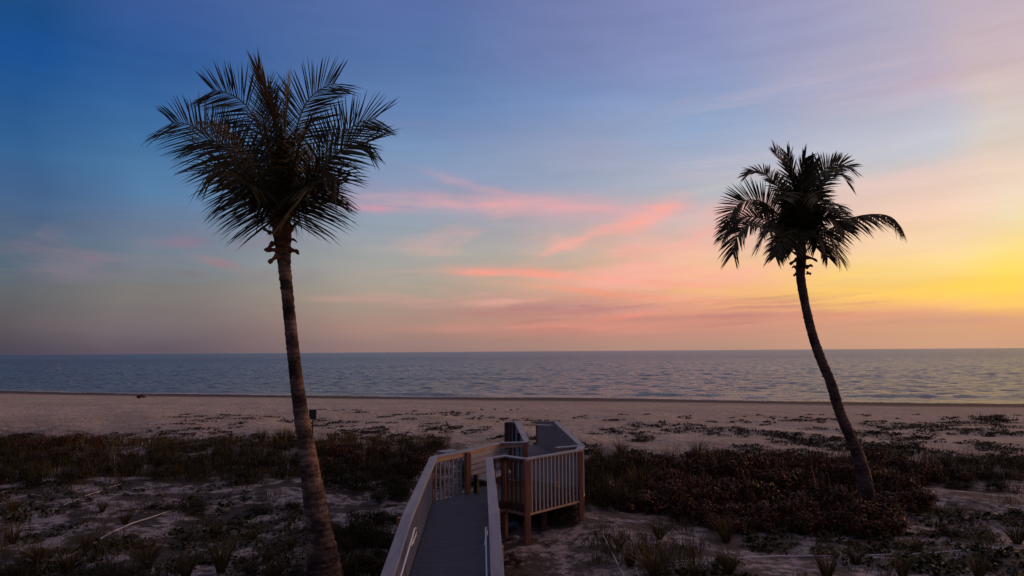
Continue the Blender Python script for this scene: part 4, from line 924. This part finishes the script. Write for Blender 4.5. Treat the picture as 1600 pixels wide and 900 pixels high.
# stuff nobody could count: rough dune grass through the scrub, creeper on the sand
def pix_scatter(n, x0, x1, y0, y1, rg):
    out = []
    for _ in range(n):
        px, py = rg.uniform(x0, x1), rg.uniform(y0, y1); out.append((px, py))
    return out
def vn(x, y, s, seed=0):
    return (np.sin(x*s+seed)*np.sin(y*s*1.3+seed*2.1) + .6*np.sin(x*s*2.3+y*s*1.7+seed) + .4*np.sin(x*s*4.1-y*s*3.3+2*seed))/2.0
def dune_grass():
    rg = np.random.default_rng(90); B = []; T = []; bd = []
    reg = [(900, -20, 700, 690, 752), (400, 900, 1400, 712, 800), (260, 1360, 1620, 715, 790), (560, -20, 480, 752, 905), (240, 930, 1130, 800, 900), (150, 1130, 1620, 800, 905), (200, -20, 700, 688, 705)]
    for n, x0, x1, y0, y1 in reg:
        for px, py in pix_scatter(n, x0, x1, y0, y1, rg):
            p = ground(px, py)
            if -2.7 < p[0] < -.2 and p[1] < 20.5: continue
            if py > 755 and vn(p[0], p[1], .8, 2) < .05: continue
            h = rg.uniform(.35, .95) if py < 755 else rg.uniform(.15, .5); k = rg.integers(8, 22)
            b = p + np.stack([rg.normal(0, .16, k), rg.normal(0, .16, k), np.full(k, -.03)], 1)
            d = np.stack([rg.normal(0, .16, k)*h, rg.normal(0, .16, k)*h, rg.uniform(.5, 1.1, k)*h], 1)
            B.append(b); T.append(b+d); bd.append(np.stack([rg.normal(.02, .12, k)*h, rg.normal(0, .12, k)*h, -rg.uniform(0, .15, k)*h], 1))
    B = np.concatenate(B); T = np.concatenate(T); bd = np.concatenate(bd)
    V, f, s = blades(B, T, .014, rg, bd)
    prop(mesh_np('dune_grass', V, f, s, M['grass'], np.repeat(np.clip(rg.normal(.4, .25, len(B)), 0, 1), 3)), 'rough brown dune grass', None, None, 'stuff')
dune_grass()
def creeper():
    rg = np.random.default_rng(91); Cc = []; 
    def patch(p, rx, ry, n, hgt):
        a = rg.uniform(0, 2*PI, n); r = np.sqrt(rg.uniform(0, 1, n))*(1+.35*np.sin(3*a+rg.uniform(0, 6)))
        x = p[0] + rx*r*np.cos(a); y = p[1] + ry*r*np.sin(a)
        Cc.append(np.stack([x, y, height(x, y) + .02 + hgt*rg.uniform(0, 1, n)*(1-.6*r)], 1))
    # named drifts seen on the left and middle beach
    for px, py, rx, ry in ((280, 652, 1.0, .5), (293, 648, .8, .4), (310, 651, .7, .4), (340, 654, 1.2, .5), (365, 650, 1.6, .7), (388, 654, 1.0, .5), (378, 661, .7, .4), (425, 652, 1.2, .5), (450, 660, .9, .5), (312, 658, 1.2, .5), (285, 663, 1.5, .6), (305, 671, 1.0, .5), (340, 676, .9, .5), (520, 661, .7, .4), (547, 660, .9, .4), (582, 661, .6, .5), (610, 661, .6, .4), (536, 673, .5, .4), (676, 663, .8, .5), (663, 667, .5, .3), (660, 648, .8, .5), (560, 645, 1.0, .5), (600, 652, 1.0, .4), (640, 655, .7, .4), (700, 676, .6, .4), (735, 655, .5, .3), (760, 668, .5, .3),
                             (1085, 671, 1.2, .7), (1122, 670, 1.4, .8), (1060, 676, .7, .4), (1240, 658, 1.6, .8), (1290, 655, 1.0, .7), (1420, 669, 2.0, .7), (1440, 664, 1.6, .6), (1500, 662, 3.0, .8), (1460, 667, 2.5, .7), (1560, 661, 2.0, .9), (1350, 679, 1.3, .6), (990, 672, .6, .4), (965, 675, .5, .4), (1010, 683, .6, .4), (1030, 678, .5, .4), (1580, 668, 2.0, .8)):
        patch(ground(px, py), rx, ry, int(90*rx), .09)
    # scattered seedlings and runners
    for n, x0, x1, y0, y1, th, sz in ((1300, 900, 1620, 648, 735, .12, .30), (330, 1150, 1620, 670, 730, -.2, .38), (700, 480, 930, 640, 700, .25, .24), (150, 230, 480, 655, 690, .1, .3), (420, -20, 640, 755, 905, .0, .3), (480, 790, 1620, 800, 905, .0, .24), (260, -20, 700, 678, 700, -.3, .4)):
        for px, py in pix_scatter(n, x0, x1, y0, y1, rg):
            p = ground(px, py)
            if -2.7 < p[0] < -.1 and p[1] < 20.5: continue
            if vn(p[0], p[1], .35, 1) < th: continue
            r = sz*rg.uniform(.3, 1.5); patch(p, r*1.3, r, int(14+50*r), .10 if py < 740 else .12)
    c = np.concatenate(Cc); n = len(c)
    d = rg.normal(0, .5, (n, 3)) + np.array([0, 0, 1.0])
    V, f, s = leaves(c, d, .062, .75, rg, 5)
    prop(mesh_np('ground_cover', V, f, s, M['creeper'], np.clip(rg.beta(1.5, 2, n), 0, 1)), 'creeping ground cover on the sand', None, None, 'stuff')
creeper()
for k in red + grn + cl:
    if k.get('used') is None: bpy.data.objects.remove(k)
for o in bpy.data.objects:
    if 'used' in o: del o['used']

# ------------------------------------------------------------------ render settings
scene.view_settings.view_transform = 'Standard'; scene.view_settings.look = 'None'
scene.view_settings.exposure = 0; scene.view_settings.gamma = 1
scene.cycles.max_bounces = 6
